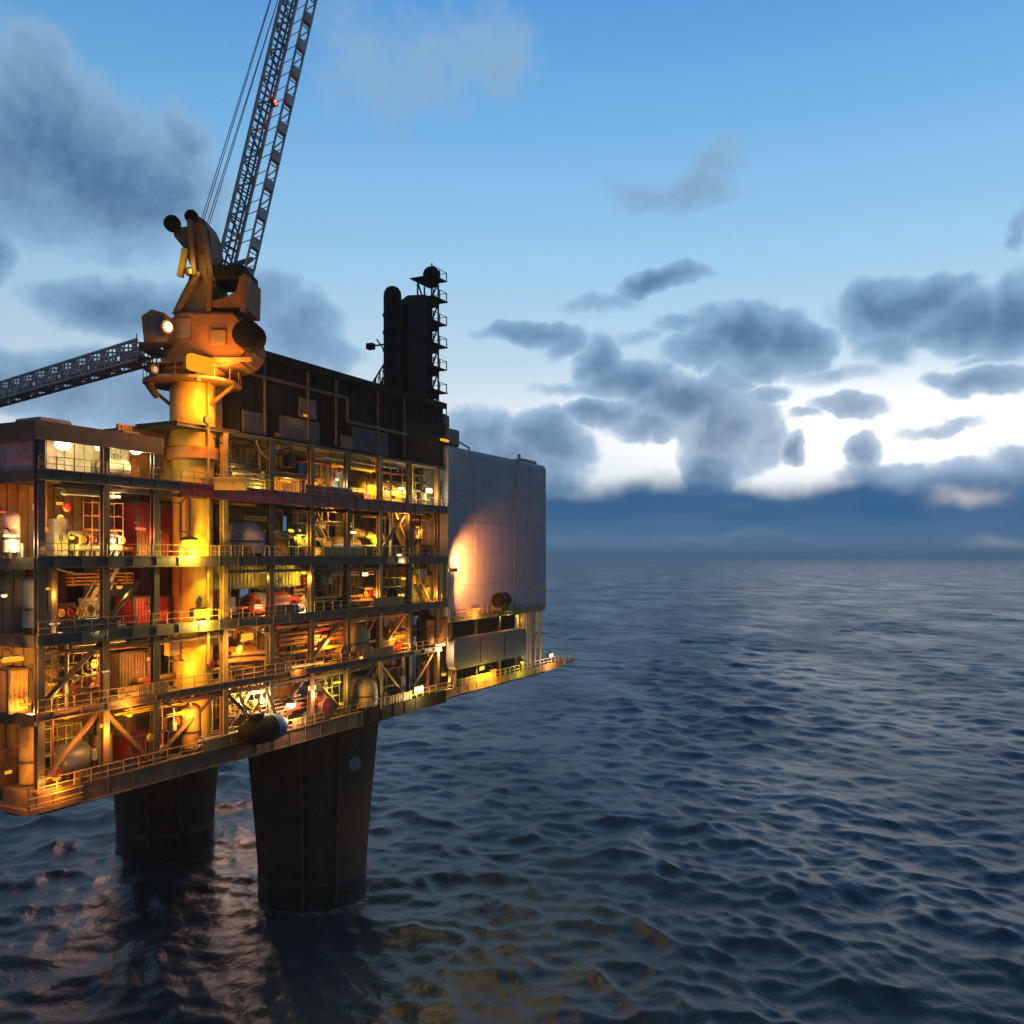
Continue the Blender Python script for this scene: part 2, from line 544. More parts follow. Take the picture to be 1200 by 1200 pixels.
# deck slabs with girders below
def slab(u0, u1, v0, v1, z, th=.45, m=GRATE):
    part(MB().box(u0, u1, v0, v1, z - th, z), 'deck_floor', m)
for z, u1 in ((LV[0], UEND), (LV[1], 57.5), (LV[2], UQ), (LV[3], UQ), (LV[4], UQ)):
    slab(0, u1, .25, VEND if z < 30 else 40, z)
# girders under the lowest deck
for v in (4, 11, 23, 32, 42, 58):
    part(MB().box(.5, UEND - .5, v - .4, v + .4, 25.2, 26.55).box(.5, UEND - .5, v - .8, v + .8, 25.0, 25.2), 'girder', STEEL)
for u in (3, 14, 25, 36, 65, 76, 88):
    part(MB().box(u - .35, u + .35, 1.0, VEND - 1, 25.6, 26.55), 'girder', STEEL)
# fascia beams on the edge of each deck
def fascia(u0, u1, z, h, m, v=0.0, label=None):
    mb = MB().box(u0, u1, v, v + .25, z - h, z + .12).box(u0, u1, v - .12, v + .25, z + .12, z + .24).box(u0, u1, v - .12, v + .25, z - h - .12, z - h)
    k = u0 + 1.2
    while k < u1:
        mb.box(k, k + .1, v - .09, v, z - h, z + .12); k += 2.4
    part(mb, 'edge_beam', m, label=label)
fascia(0, 40, LV[0], 1.3, BROWN); fascia(40, 58, LV[0], 1.3, BLACK); fascia(58, UEND, LV[0], .7, OCHRE)
fascia(0, 30, LV[1], .35, BROWN); fascia(30, 57, LV[1], .3, STEEL)
fascia(0, 24, LV[2], .6, STEEL); fascia(24, UQ, LV[2], .6, BROWN)
fascia(0, UQ, LV[3], .6, STEEL)
fascia(0, 13.6, LV[4], .5, STEEL); fascia(13.6, UQ - 6, LV[4], .95, DRED, label='dark red edge beam'); fascia(UQ - 6, UQ, LV[4], .6, STEEL)
# the end face at the near corner
for z in LV[:5]:
    part(MB().box(-.15, .1, .25, 40, z - .8, z + .12), 'edge_beam', STEEL)

# columns and diagonal braces
for i, u in enumerate([.5, 6.2, 11.2, 19.2, 25.4, 31.6, 37.8, 44, 50.2, 56.8]):
    zt = 54.5 if u < 12 else 57
    part(MB().box(u - .28, u + .28, .3, .42, 27, zt).box(u - .28, u + .28, .72, .84, 27, zt).box(u - .06, u + .06, .42, .72, 27, zt), 'column', [STEEL, BROWN, STEEL, OCHRE][i % 4])
    part(MB().tube((u + 1, 9, 27), (u + 1, 9, zt), .4), 'column', BROWN)
for (u0, z0, u1, z1, m) in [(.5, 27.2, 6.2, 32.6, BROWN), (11.2, 27.2, 6.2, 32.6, BROWN), (11.2, 27.2, 19.2, 32.6, BROWN), (25.4, 27.2, 19.2, 32.6, STEEL), (25.4, 27.2, 31.6, 32.6, BROWN),
                            (37.8, 27.2, 31.6, 32.6, STEEL), (37.8, 27.2, 44, 32.6, BROWN), (50.2, 27.2, 44, 32.6, OCHRE), (50.2, 27.2, 56.8, 32.6, OCHRE),
                            (.5, 33.3, 6.2, 38, BROWN), (31.6, 33.3, 37.8, 38, STEEL), (44, 33.3, 50.2, 38, OCHRE), (44, 45, 50.2, 50.4, STEEL), (6.2, 39.2, 11.2, 44, STEEL)]:
    part(MB().tube((u0, .95, z0), (u1, .95, z1), .22), 'brace', m)

# wall panels behind the walkways of each storey: ribbed sheets in several paints
PAL = [BROWN, OCHRE, GREY, DRED, OLIVE, STEEL, BROWN, ORANGE, SLATE, CREAM]
rw = random.Random(11)
def wall(u0, u1, z0, z1, v, m, pitch=.9):
    mb = MB().box(u0, u1, v, v + .3, z0, z1)
    k = u0 + .3
    while k < u1 - .2:
        mb.box(k, k + .16, v - .10, v, z0 + .1, z1 - .1); k += pitch
    mb.box(u0, u1, v - .14, v, (z0 + z1) / 2 - .1, (z0 + z1) / 2 + .1)
    return part(mb, 'wall_panel', m)
def storey(z0, z1, v, cuts, mats):
    for (a, b), m in zip(zip(cuts, cuts[1:]), mats):
        dv = rw.choice((0, 0, .8, -.8, 1.6))
        wall(a + .02, b - .02, z0, z1, v + dv, m)
storey(27.0, 32.5, 6.5, [0, 5, 11, 17, 24, 31, 38, 45, 52, 60], [BROWN, OCHRE, BROWN, STEEL, BROWN, ORANGE, BROWN, OCHRE, BROWN])
storey(33.0, 38.4, 7, [0, 6, 12, 20, 26, 33, 40, 47, 54, 60], [OCHRE, STEEL, BROWN, BROWN, ORANGE, BROWN, OCHRE, BROWN, OCHRE])
storey(38.9, 44.3, 7.5, [0, 4, 9, 14, 21, 30, 36, 42, 50, 58.6], [SLATE, BROWN, GREY, DRED, BROWN, SLATE, OLIVE, BROWN, STEEL])
storey(44.8, 50.9, 7, [0, 5, 10, 15, 22, 29, 36, 43, 51, 58.6], [OCHRE, BROWN, GREY, DRED, SLATE, BROWN, STEEL, OLIVE, BROWN])
storey(51.4, 56.9, 6.5, [11.6, 17, 24, 31, 38, 46, 58.6], [ORANGE, OCHRE, OLIVE, BROWN, GREY, YEL])
storey(51.4, 54.6, 4.2, [0, 4.0, 11.5], [PINK, CREAM])
# inner wall that closes the platform to the far side
part(MB().box(1, UQ, 39.2, 39.8, 27.1, 55), 'rear_wall', STEEL)
part(MB().box(.2, .6, 8, 39, 27.1, 55), 'end_wall', BROWN)

# railings along each deck edge
def railing(u0, u1, z, v=-.05, m=OCHRE):
    mb = MB()
    k = u0
    while k <= u1:
        mb.box(k - .035, k + .035, v - .035, v + .035, z + .12, z + 1.2); k += 1.5
    for h in (.65, 1.2):
        mb.box(u0, u1, v - .03, v + .03, z + h - .03, z + h + .03)
    part(mb, 'railing', m)
railing(0, UQ, LV[1]); railing(0, UQ, LV[2]); railing(0, UQ, LV[3]); railing(0, UQ, LV[4]); railing(57, UEND, LV[0], m=YEL); railing(59, 89, 36.6, m=OCHRE)
railing(0, 57, LV[0])

part(MB().box(13.4, UQ, .3, 10, 56.62, 56.9), 'deck_floor', GRATE)
part(MB().box(.05, .3, .7, 28, 51.45, 54.55), 'end_wall', PINK)
# low roof with ducts over the left end
r = part(MB().box(-.2, 11.6, 0, 30, 54.6, 55.0).box(-.2, 11.6, -.1, .1, 53.8, 55.2).box(-.3, -.2, -.1, 30, 53.8, 55.2), 'roof', mat('faded_roof_paint', (.12, .065, .042), .7, rust=.6))
part(MB().box(.8, 3.6, 1, 4, 55.0, 55.7, .15).box(4.2, 5.2, 1.6, 4, 55.0, 55.3), 'roof_duct', PINK, r)
part(MB().box(8.6, 10.6, 1.5, 5, 55.0, 55.7, .2), 'roof_duct', BROWN, r)

# pipes along the storeys and risers between decks
rp = random.Random(5)
PM = [BROWN, OCHRE, STEEL, GREY, ORANGE, YEL, DRED, CREAM]
np_ = 0
for z0, z1 in zip(LV, LV[1:]):
    for k in range(6):
        u0 = rp.uniform(0, 46); L = rp.uniform(6, 20)
        u1 = min(u0 + L, 58)
        v = rp.uniform(.9, 4.5); z = rp.choice((z1 - rp.uniform(.9, 1.8), z0 + rp.uniform(.4, 2.2)))
        if z0 > 51 and u0 < 12: u0 += 12
        if u1 - u0 < 2: continue
        if z0 > 38 and v < 2.2 and u0 < 17 and u1 > 9: v = 4.2
        m = rp.choice(PM); rad = rp.choice((.10, .14, .18, .28))
        zz = max(z0 + .3, min(z1 - .75, z + rp.uniform(-2.5, 2.5)))
        part(MB().path([(u0, v + 1.2, z), (u0, v, z), (u1, v, z), (u1, v, zz)], rad), 'pipe', m)
    for k in range(5):
        u = rp.uniform(.8, 57); v = rp.uniform(1.2, 4)
        if z0 > 51 and u < 12: u += 14
        part(MB().tube((u, v, z0), (u, v, z1 - .45), rp.choice((.10, .15, .22, .35))), 'pipe', rp.choice(PM))
# cable trays hanging on the fascia
for (u0, u1, z, m) in ((2, 19, 50.3, STEEL), (24, 45, 49.9, BLACK), (20, 52, 43.4, STEEL), (26, 50, 37.6, ORANGE), (3, 20, 37.4, BROWN), (14, 40, 31.9, BROWN)):
    part(MB().box(u0, u1, .45, 1.0, z, z + .12).box(u0, u1, .42, .47, z, z + .3).box(u0, u1, .98, 1.03, z, z + .3), 'cable_tray', m)
# stairs between decks
def stair(u0, z0, u1, z1, v, m):
    mb = MB()
    for dv in (0, 1.0):
        mb.bar((u0, v + dv, z0), (u1, v + dv, z1), .10, .34)
        mb.bar((u0, v + dv, z0 + 1), (u1, v + dv, z1 + 1), .06)
    n = int(abs(z1 - z0) / .28)
    for i in range(1, n):
        f = i / n
        x = u0 + (u1 - u0) * f; z = z0 + (z1 - z0) * f
        mb.box(x - .14, x + .14, v, v + 1, z - .02, z + .02)
    part(mb, 'stair', m)
stair(47.8, 51.2, 52.2, 44.9, 1.3, YEL); stair(33.2, 50.9, 37.6, 44.9, 2.2, OLIVE); stair(52, 44.6, 56.5, 39, 1.4, OLIVE)
stair(8.5, 44.5, 4.8, 39, 1.5, CREAM); stair(40.5, 33, 45.5, 38.6, 1.6, OCHRE); stair(20, 27.1, 24.5, 32.7, 1.5, BROWN)

# gangway level at the far end: frame under the quarters block
for u in (60, 67, 74, 81, 88):
    part(MB().box(u - .2, u + .2, .3, .7, 27, 37), 'column', OCHRE if u > 80 else STEEL)
part(MB().box(59, 88, 5, 5.3, 27, 36.6), 'wall_panel', BLACK)
part(MB().box(59, 89, .3, 5, 36.5, 36.9), 'deck_floor', GRATE)
fascia(59, 89, 36.6, .35, OLIVE)
wall(81.5, 88, 27.1, 36.4, 1.2, PINK)

# ------------------------------------------------------------------ dark plant module on top, exhaust tower, quarters block
LOUV = mat('dark_louvre', (.045, .05, .065), .7)
b = thing('plant_module', 'long near black plant module with flat roof beneath the exhaust tower', 'module', W(21.5, 0, 57))
L = UQ - 21.5
b_ = MB().box(0, L, .8, 6, .02, 7.9)
for k in range(int(L / 1.3)):
    b_.box(k * 1.3 + .2, k * 1.3 + .34, .68, .8, .3, 7.6)
part(b_, 'body', BLACK, b)
part(MB().box(-.3, L + .2, .4, 6.3, 7.92, 8.4).box(-.3, L + .2, .3, .45, 7.7, 8.5), 'roof', BLACK, b)
for (x, y, x2, y2, m, nm) in [(284, 486, 312, 514, LOUV, 'louvre'), (328, 496, 374, 520, LOUV, 'louvre'), (412, 508, 454, 545, LOUV, 'louvre'), (322, 508, 330, 522, BROWN, 'door'), (398, 512, 412, 536, BROWN, 'door'),
                         (350, 470, 370, 488, BROWN, 'panel'), (304, 455, 330, 478, BLACK, 'panel'), (470, 500, 515, 545, BLACK, 'panel'), (390, 470, 430, 495, BLACK, 'panel')]:
    ua, _, za = at(x, y2, .6); ub, _, zb = at(x2, y, .6)
    ua -= 21.5; ub -= 21.5; ua = max(ua, .1); za -= 57; zb -= 57
    mb = MB().box(ua, ub, .50, .66, max(.1, za), zb, .04)
    if nm == 'louvre':
        z = max(.1, za) + .2
        while z < zb - .1:
            mb.box(ua + .1, ub - .1, .42, .5, z, z + .10); z += .3
    part(mb, nm, m, b)
for du in (3, 9.5, 14.2, 22, 27.5):
    part(MB().tube((du, .45, .3), (du, .45, 7.6), .14), 'downpipe', STEEL, b)
part(MB().path([(1, .3, 5.8), (16, .3, 5.8), (16, .3, 3.2), (28, .3, 3.2)], .16), 'pipe', STEEL, b)
part(MB().box(12, 13, 3, 4, 8.4, 8.7), 'roof_vent', BLACK, b)
mb = MB()
for k in range(int(L / 2)):
    mb.box(k * 2, k * 2 + .07, .45, .52, 8.4, 9.4)
mb.box(-.2, L, .45, .5, 9.36, 9.42)
mb.b.free()

# brown and grey annex between crane and plant module
ax = thing('switch_room', 'small rust streaked brown switch room between the crane column and the dark plant module', 'module', W(13.5, 2.0, 57.02))
part(MB().box(2.2, 6.9, 0, 1.9, .02, 4.6, .05), 'body', BROWN, ax)
part(MB().box(2.0, 6.95, -.2, 2.0, 4.62, 4.9), 'roof', STEEL, ax)
part(MB().box(3.0, 4.0, -.12, -.01, .1, 2.2), 'door', PINK, ax)
part(MB().box(4.8, 6.4, -.12, -.01, 1.6, 3.0), 'vent', SLATE, ax)
part(MB().box(-.3, 7.4, -1.8, 3.5, -.1, 0), 'floor', GRATE, ax)

# exhaust tower
u0, _, zt = at(478, 352, 1.0); u1, _, _ = at(500, 352, 1.0)
et = thing('exhaust_tower', 'tall black exhaust tower with domed stack and ragged ladder landings on the right', 'tower', W(u0, 1.0, 65.4))
wd_ = u1 - u0
H0 = 0.02
def ez(y, x=475): return at(x, y, 1.0)[2] - 65.4
def eu(x, v=1.0): return at(x, 400, v)[0] - u0
mb = MB()
lo_, hi_ = ez(362, 470), ez(345, 500)
A_ = [mb.b.verts.new(q_) for q_ in ((0, 0, H0), (wd_, 0, H0), (wd_, 0, hi_), (0, 0, ez(354, 478)))]
B_ = [mb.b.verts.new(q_) for q_ in ((0, 3.0, H0), (wd_, 3.0, H0), (wd_, 3.0, hi_ + .3), (0, 3.0, lo_ + .6))]
mb.b.faces.new(A_); mb.b.faces.new(B_)
for k in range(4):
    mb.b.faces.new((A_[k], A_[(k + 1) % 4], B_[(k + 1) % 4], B_[k]))
for k in range(6):
    mb.box(-.06, .0, .3 + k * .5, .42 + k * .5, .2, lo_ - .2)
for k in range(5):
    mb.box(-.10, wd_ + .1, -.1, 0, 1.2 + k * 2.2, 1.45 + k * 2.2)
part(mb, 'body', BLACK, et)
us = at(460, 345, 2.6)[0]
rs = 10.5 * W(us, 2.6, 0).y / F
xs = us - u0
dz_ = lambda y: at(460, y, 2.6)[2] - 65.4
part(MB().lathe([(rs, H0), (rs, dz_(347)), (rs * .93, dz_(342)), (rs * .7, dz_(338)), (rs * .35, dz_(336)), (0.01, dz_(335.2))], (xs, 1.6, 0), 20), 'stack', BLACK, et, True)
for k in range(5):
    part(MB().lathe([(rs + .12, 1 + k * 2.2), (rs + .12, 1.25 + k * 2.2)], (xs, 1.6, 0), 20), 'band', BLACK, et)
rx = eu(512)
ys = [326, 350, 378, 404, 431, 458, 484]
o = MB()
for du in (-1.1, 1.1):
    for dv in (0, 2.2):
        o.tube((rx + du * .75, dv + .3, -3), (rx + du * .75, dv + .3, ez(330, 510)), .12)
o.box(rx - 1.0, rx + .75, 1.2, 1.4, -3, ez(352, 510)).box(rx - 1.6, rx - .2, .6, 2.4, -3, ez(368, 510))
part(o, 'ladder_tower', BLACK, et)
zs = [ez(y, 512) for y in ys]
for a, bz in zip(zs, zs[1:]):
    part(MB().bar((rx - .9, .2, bz), (rx + .9, .2, a), .16).bar((rx + .9, 2.6, bz), (rx - .9, 2.6, a), .16), 'ladder_flight', BLACK, et)
for i, z in enumerate(zs):
    mb = MB().box(rx - 1.7, rx + 1.75 + .25 * (i % 2), -.5, 3.2, z - .12, z)
    for q in (-1.6, 0, 1.7):
        mb.box(rx + q - .05, rx + q + .05, -.5, -.4, z, z + 1.1)
    mb.box(rx - 1.7, rx + 1.75, -.5, -.44, z + 1.05, z + 1.12).box(rx + 1.68, rx + 1.75, -.5, 3.2, z + 1.05, z + 1.12)
    mb.box(rx - 1.2, rx + .6, .2, 1.6, z - 1.0, z - .12)
    part(mb, 'landing', BLACK, et)
part(MB().ball((rx - .1, .8, zs[0] + .6), 1.15, 1, 1, .9, 12).tube((rx, .8, zs[0]), (rx, .8, zs[0] + 2.1), .1), 'beacon_cage', BLACK, et)
zb = ez(384, 434)
part(MB().bar((-.3, 5.4, zb), (-.3, 2.6, zb), .18).bar((-.3, 4.6, zb + .8), (-.3, 2.8, zb - 1.5), .14).box(-.7, .1, 5.1, 6.0, zb - .4, zb + .35), 'bracket_arm', BLACK, et)
o = MB()
z0_, z1_ = H0, ez(412, 440)
for du in (-.9, .6):
    o.bar((du, 6.2, z0_), (du, 3.0, z1_), .16).bar((du, 6.2, z0_ + .1), (du, 3.0, z0_ + .1), .16)
    for q in range(5):
        f = q / 5
        o.bar((du, 6.2 - 3.2 * f, z0_), (du, 6.2 - 3.2 * f, z0_ + (z1_ - z0_) * f + .1), .10)
        o.bar((du, 6.2 - 3.2 * f, z0_), (du, 6.2 - 3.2 * (f + .2), z0_ + (z1_ - z0_) * (f + .2)), .08)
for q in range(5):
    f = q / 5
    o.bar((-.9, 6.2 - 3.2 * f, z0_ + (z1_ - z0_) * f), (.6, 6.2 - 3.2 * f, z0_ + (z1_ - z0_) * f), .10)
part(o, 'lattice_frame', BLACK, et)

# quarters block
q = thing('accommodation_block', 'tall pale grey windowless accommodation block with rounded far corner and orange lamp glow', 'building', W(UQ, 0, 36.9))
uq1 = at(645, 600, 0)[0]
Lq = uq1 - UQ
Hq = 60 - 36.9
mb = MB()
rc = 2.2
out = [(0, 0)]
out = [(0, 28), (0, 0), (Lq - rc, 0)] + [(Lq - rc + rc * math.sin(k * PI / 12), rc - rc * math.cos(k * PI / 12)) for k in range(1, 7)] + [(Lq, 28)]
A = [mb.b.verts.new((x, y, .02)) for x, y in out]; B = [mb.b.verts.new((x, y, Hq)) for x, y in out]
n_ = len(out)
mb.b.faces.new(A); mb.b.faces.new(B)
for i in range(n_):
    mb.b.faces.new((A[i], A[(i + 1) % n_], B[(i + 1) % n_], B[i]))
mb.b.verts.ensure_lookup_table()
bmesh.ops.recalc_face_normals(mb.b, faces=mb.b.faces)
es = [e for e in mb.b.edges if all(abs(v_.co.z - Hq) < 1e-4 for v_ in e.verts)]
bmesh.ops.bevel(mb.b, geom=es, offset=.8, segments=3, affect='EDGES', profile=.5)
part(mb, 'wall', CLAD, q)
for x in (557, 603, 621):
    ua = at(x, 600, 0)[0] - UQ
    part(MB().box(ua - .05, ua + .05, -.06, -.003, .2, Hq - 1), 'seam', GREY, q)
for z in (4.2, 8.5, 12.8, 17.1):
    part(MB().box(.2, Lq - rc, -.04, -.003, z - .03, z + .03), 'joint', GREY, q)
for (x, y) in ((608, 538), (606, 565), (608, 590)):
    ua, _, z = at(x, y, 0)
    part(MB().box(ua - UQ - .5, ua - UQ + .5, -.08, -.004, z - 36.9 - .8, z - 36.9 + .8, .03), 'vent_cover', CLAD, q)
part(MB().box(Lq - 7, Lq - 2, 1.5, 6, Hq, Hq + .7, .2), 'roof_hatch', OLIVE, q)
part(MB().box(.2, 4, .5, 4, Hq, Hq + 2.4, .3).box(.5, 2.2, 1, 3, Hq + 2.4, Hq + 4.2, .3), 'roof_plant', STEEL, q)
part(MB().path([(4.4, 2, Hq - .2), (5.2, 2, Hq + 1.3), (9, 2, Hq + .6), (9, 2, Hq - .2)], .12), 'roof_pipe', STEEL, q)

# ------------------------------------------------------------------ crane
base = at(226, 655, 2.6)
ped = thing('pedestal_crane', 'big orange pedestal crane with twin lattice boom raised above the dark platform decks', 'crane', W(base[0], 2.6, 27.1), rz=0.0)
pb = W(base[0], 2.6, 27.1)
dC = pb.y
def cz(y, dd=0): return EYE - (y - 652) * (dC + dd) / F - 27.1
def cx(x, dd=0): return (x - 600) / F * (dC + dd) - pb.x
rp_ = (cx(249) - cx(203)) / 2 * .98
def add(mb, name, m, smooth=False, parent=None): return part(mb, name, m, parent or ped, smooth)
col = add(MB().lathe([(rp_, .02), (rp_, cz(660)), (rp_, cz(575)), (rp_ * 1.0, cz(560)), (rp_ * 1.12, cz(520)), (rp_ * 1.12, cz(445))], (0, 0, 0), 32), 'pedestal', YEL, True)
add(MB().lathe([(rp_ + .35, cz(541)), (rp_ + .5, cz(539)), (rp_ + .5, cz(527)), (rp_ + .3, cz(525))], (0, 0, 0), 32), 'flange', ORANGE, True, col)
add(MB().lathe([(rp_ * 1.13, cz(446)), (rp_ * 1.5, cz(440)), (rp_ * 1.6, cz(438)), (rp_ * 1.6, cz(430)), (rp_, cz(429))], (0, 0, 0), 32), 'slew_ring', ORANGE, True)
add(MB().box(cx(160), cx(292), -1.2, -.6, cz(575), cz(562)).box(cx(160), cx(292), -1.35, -.5, cz(562), cz(560.5)), 'outrigger_beam', OCHRE)
mb = MB().tube((rp_ + .1, -1.3, 8), (rp_ + .1, -1.3, cz(450)), .12).tube((-rp_ * .3, -rp_ * .98 - .15, 1), (-rp_ * .3, -rp_ * .98 - .15, cz(590)), .1)
add(mb, 'riser_pipe', OCHRE, False, col)
# gallery around the column top
mb = MB().lathe([(1.9, cz(452)), (4.4, cz(452)), (4.4, cz(449)), (1.9, cz(449))], (0, 0, 0), 24)
for k in range(16):
    a = 2 * PI * k / 16
    mb.tube((4.3 * math.cos(a), 4.3 * math.sin(a), cz(449)), (4.3 * math.cos(a), 4.3 * math.sin(a), cz(449) + 1.1), .04, seg=5)
mb.lathe([(4.27, cz(449) + 1.05), (4.33, cz(449) + 1.05), (4.33, cz(449) + 1.11), (4.27, cz(449) + 1.11)], (0, 0, 0), 24)
add(mb, 'gallery', BROWN)
for sx in (-1, 1):
    add(MB().bar((sx * rp_ * .9, -.6, cz(478)), (sx * 4.1, -.6, cz(452)), .3), 'gallery_strut', BROWN)
# machinery house with bevelled outline, several blocks deep
mb = MB().prism([(cx(x, -2.2), cz(y, -2.2)) for x, y in [(202, 430), (190, 410), (192, 384), (210, 366), (276, 366), (292, 384), (296, 408), (284, 424), (264, 430)]], -2.6, 2.6)
es = list(mb.b.edges)
bmesh.ops.bevel(mb.b, geom=es, offset=.25, segments=2, affect='EDGES')
house = add(mb, 'machinery_house', HOUSE)
add(MB().box(cx(210), cx(236), -2.8, -2.62, cz(405), cz(382), .06), 'door', BROWN, False, house)
add(MB().box(cx(258), cx(276), -2.8, -2.62, cz(412), cz(395), .06), 'vent', BROWN, False, house)
add(MB().box(cx(190, -2.6), cx(296, -2.6), -2.95, -2.61, cz(431), cz(427)), 'skirt', BROWN, False, house)
cab = add(MB().prism([(cx(x, -3.4), cz(y, -3.4)) for x, y in [(174, 404), (171, 374), (183, 366), (197, 370), (200, 404)]], -4.4, -2.2), 'operator_cab', BROWN)
add(MB().prism([(cx(x, -4.4), cz(y, -4.4)) for x, y in [(177, 392), (175, 377), (184, 371), (189, 372), (190, 392)]], -4.46, -4.41), 'window', SLATE, False, cab)
add(MB().lathe([(1.15, -.6), (1.3, -.55), (1.3, -.3), (.8, -.3), (.8, .9), (1.3, .9), (1.3, 1.2)], (cx(291, -3.6), -3.6, cz(393, -3.6)), 24, 'y'), 'winch_drum', BLACK, True)
add(MB().box(cx(287), cx(299), -2.9, -2.5, cz(402), cz(385)), 'winch_bracket', BROWN)
add(MB().box(cx(174), cx(190), -2.2, 1.5, cz(416), cz(409)).tube((cx(172), -2.2, cz(409)), (cx(172), -2.2, cz(398)), .05).tube((cx(186), -2.2, cz(409)), (cx(186), -2.2, cz(398)), .05), 'side_platform', BROWN)
add(MB().path([(cx(198), -1.5, cz(431)), (cx(188), -1.5, cz(440)), (cx(183), -1.5, cz(456)), (cx(192), -1.5, cz(468))], .35), 'cable_loop', BROWN)
# gantry tower carrying the boom foot and the pendant head
def legbar(x0, y0, x1, y1, w_, v_, m=BROWN):
    return MB().bar((cx(x0, v_ * .8), v_, cz(y0, v_ * .8)), (cx(x1, v_ * .8), v_, cz(y1, v_ * .8)), w_, .4)
for v_ in (-2.0, 2.2):
    add(legbar(212, 366, 236, 322, .9, v_), 'gantry_leg', BROWN)
    add(legbar(286, 368, 292, 326, .55, v_), 'gantry_leg', BROWN)
    add(legbar(248, 368, 250, 322, .9, v_, HOUSE), 'gantry_leg', HOUSE)
    add(legbar(232, 326, 226, 262, 1.3, v_), 'mast', BROWN)
    add(legbar(252, 330, 240, 268, .8, v_), 'mast', BROWN)
add(MB().prism([(cx(x, -1.4), cz(y, -1.4)) for x, y in [(203, 368), (214, 345), (222, 330), (228, 300), (246, 298), (252, 328), (258, 344), (257, 368)]], -1.7, 1.9), 'gantry_panel', BROWN)
add(MB().box(cx(252), cx(294), -2.3, 2.5, cz(334), cz(319), .15), 'boom_foot_housing', BLACK)
add(MB().prism([(cx(x), cz(y)) for x, y in [(256, 368), (257, 361), (272, 358), (286, 349), (290, 330), (297, 330), (296, 368)]], -2.3, 2.5), 'side_panel', HOUSE)
add(MB().prism([(cx(x, -1.4), cz(y, -1.4)) for x, y in [(219, 300), (215, 290), (205, 278), (203, 264), (214, 267), (222, 266), (233, 254), (240, 258), (246, 272), (249, 292), (244, 318), (232, 330)]], -1.6, 1.8), 'mast_head', BROWN)
for v_ in (-1.9, 2.1):
    add(MB().lathe([(.75, -.2), (.75, .2)], (cx(211), v_, cz(271)), 16, 'y').lathe([(.6, -.2), (.6, .2)], (cx(233), v_, cz(263)), 16, 'y'), 'sheave', BLACK)
add(MB().bar((cx(220), -1.9, cz(332)), (cx(226), -1.9, cz(300)), .5), 'mast_ladder', YEL)

# boom: two lattice sides joined by rungs
bx, by, bz = cx(277, 1), 1.0, cz(320, 1)
bdir = Vector((.157, .20, 1)).normalized()
wv = Vector((.786, -.617, 0)).normalized()
nv = bdir.cross(wv).normalized()
if nv.x > 0: nv = -nv
BL = 47.0
def BP(s, a, c): return Vector((bx, by, bz)) + bdir * s + wv * a + nv * c
half, dep = 2.1, 1.7
def lattice(a, dep, m, r, pan, step=1.55):
    mb = MB()
    n = int(BL / step)
    mb.tube(BP(0, a, -dep / 2), BP(BL, a, -dep / 2), r, seg=6).tube(BP(0, a, dep / 2), BP(BL, a, dep / 2), r, seg=6)
    for k in range(n):
        s0, s1 = k * step, (k + 1) * step
        c0 = -dep / 2 if k % 2 else dep / 2
        mb.tube(BP(s0, a, c0), BP(s1, a, -c0), r * .55, seg=5)
        mb.tube(BP(s0, a, -dep / 2), BP(s0, a, dep / 2), r * .5, seg=5)
    return mb
boom = add(lattice(-half, dep, BOOMD, .2, 1), 'boom', BOOMD)
boom['label'] = 'dusty lattice boom with a dark walkway side'
add(lattice(half, .95, BOOMD, .13, 0), 'side_lattice', BOOMD, False, boom)
mb = MB()
for dd in (-.45, .15):
    mb.bar(BP(.3, -half - .05, dd), BP(BL, -half - .05, dd), .24, .1)
k = 0
while k < BL - 1:
    mb.bar(BP(k, -half + .08, -.8), BP(k, -half + .08, .8), .09)
    k += .8
add(mb, 'walkway', mat('boom_walkway', (.09, .075, .08), .6, rust=.4), False, boom)
mb = MB()
for k in range(int(BL / 3.1)):
    s0 = k * 3.1 + .6
    mb.tube(BP(s0, -half, -.45), BP(s0, half, -.45), .05, seg=5).tube(BP(s0 + .25, -half, .45), BP(s0 + .25, half, .45), .045, seg=5)
add(mb, 'rungs', BOOMD, False, boom)
for k in range(int(BL / 3.1)):
    s0 = k * 3.1 + 2.0
    add(MB().bar(BP(s0, half, 0), BP(s0 + 1.0, half, 0), .55, .9).bar(BP(s0 + .3, half - .3, .2), BP(s0 + .7, half - .1, .2), .3), 'cable_guide', BOOMD, False, boom)
add(MB().bar(BP(-.2, -half, 0), BP(-.2, half, 0), 1.1, .6).bar(BP(1.0, -half, 0), BP(1.0, half, 0), .35), 'foot_frame', BOOMD, False, boom)
for a in (-.25, .25):
    add(MB().tube((cx(238), a, cz(256)), BP(44, -half - .3, dep * .6), .045, seg=5), 'pendant_rope', CABLE)
    add(MB().tube((cx(244), a, cz(262)), BP(31, -half - .3, dep * .6), .045, seg=5), 'pendant_rope', CABLE)

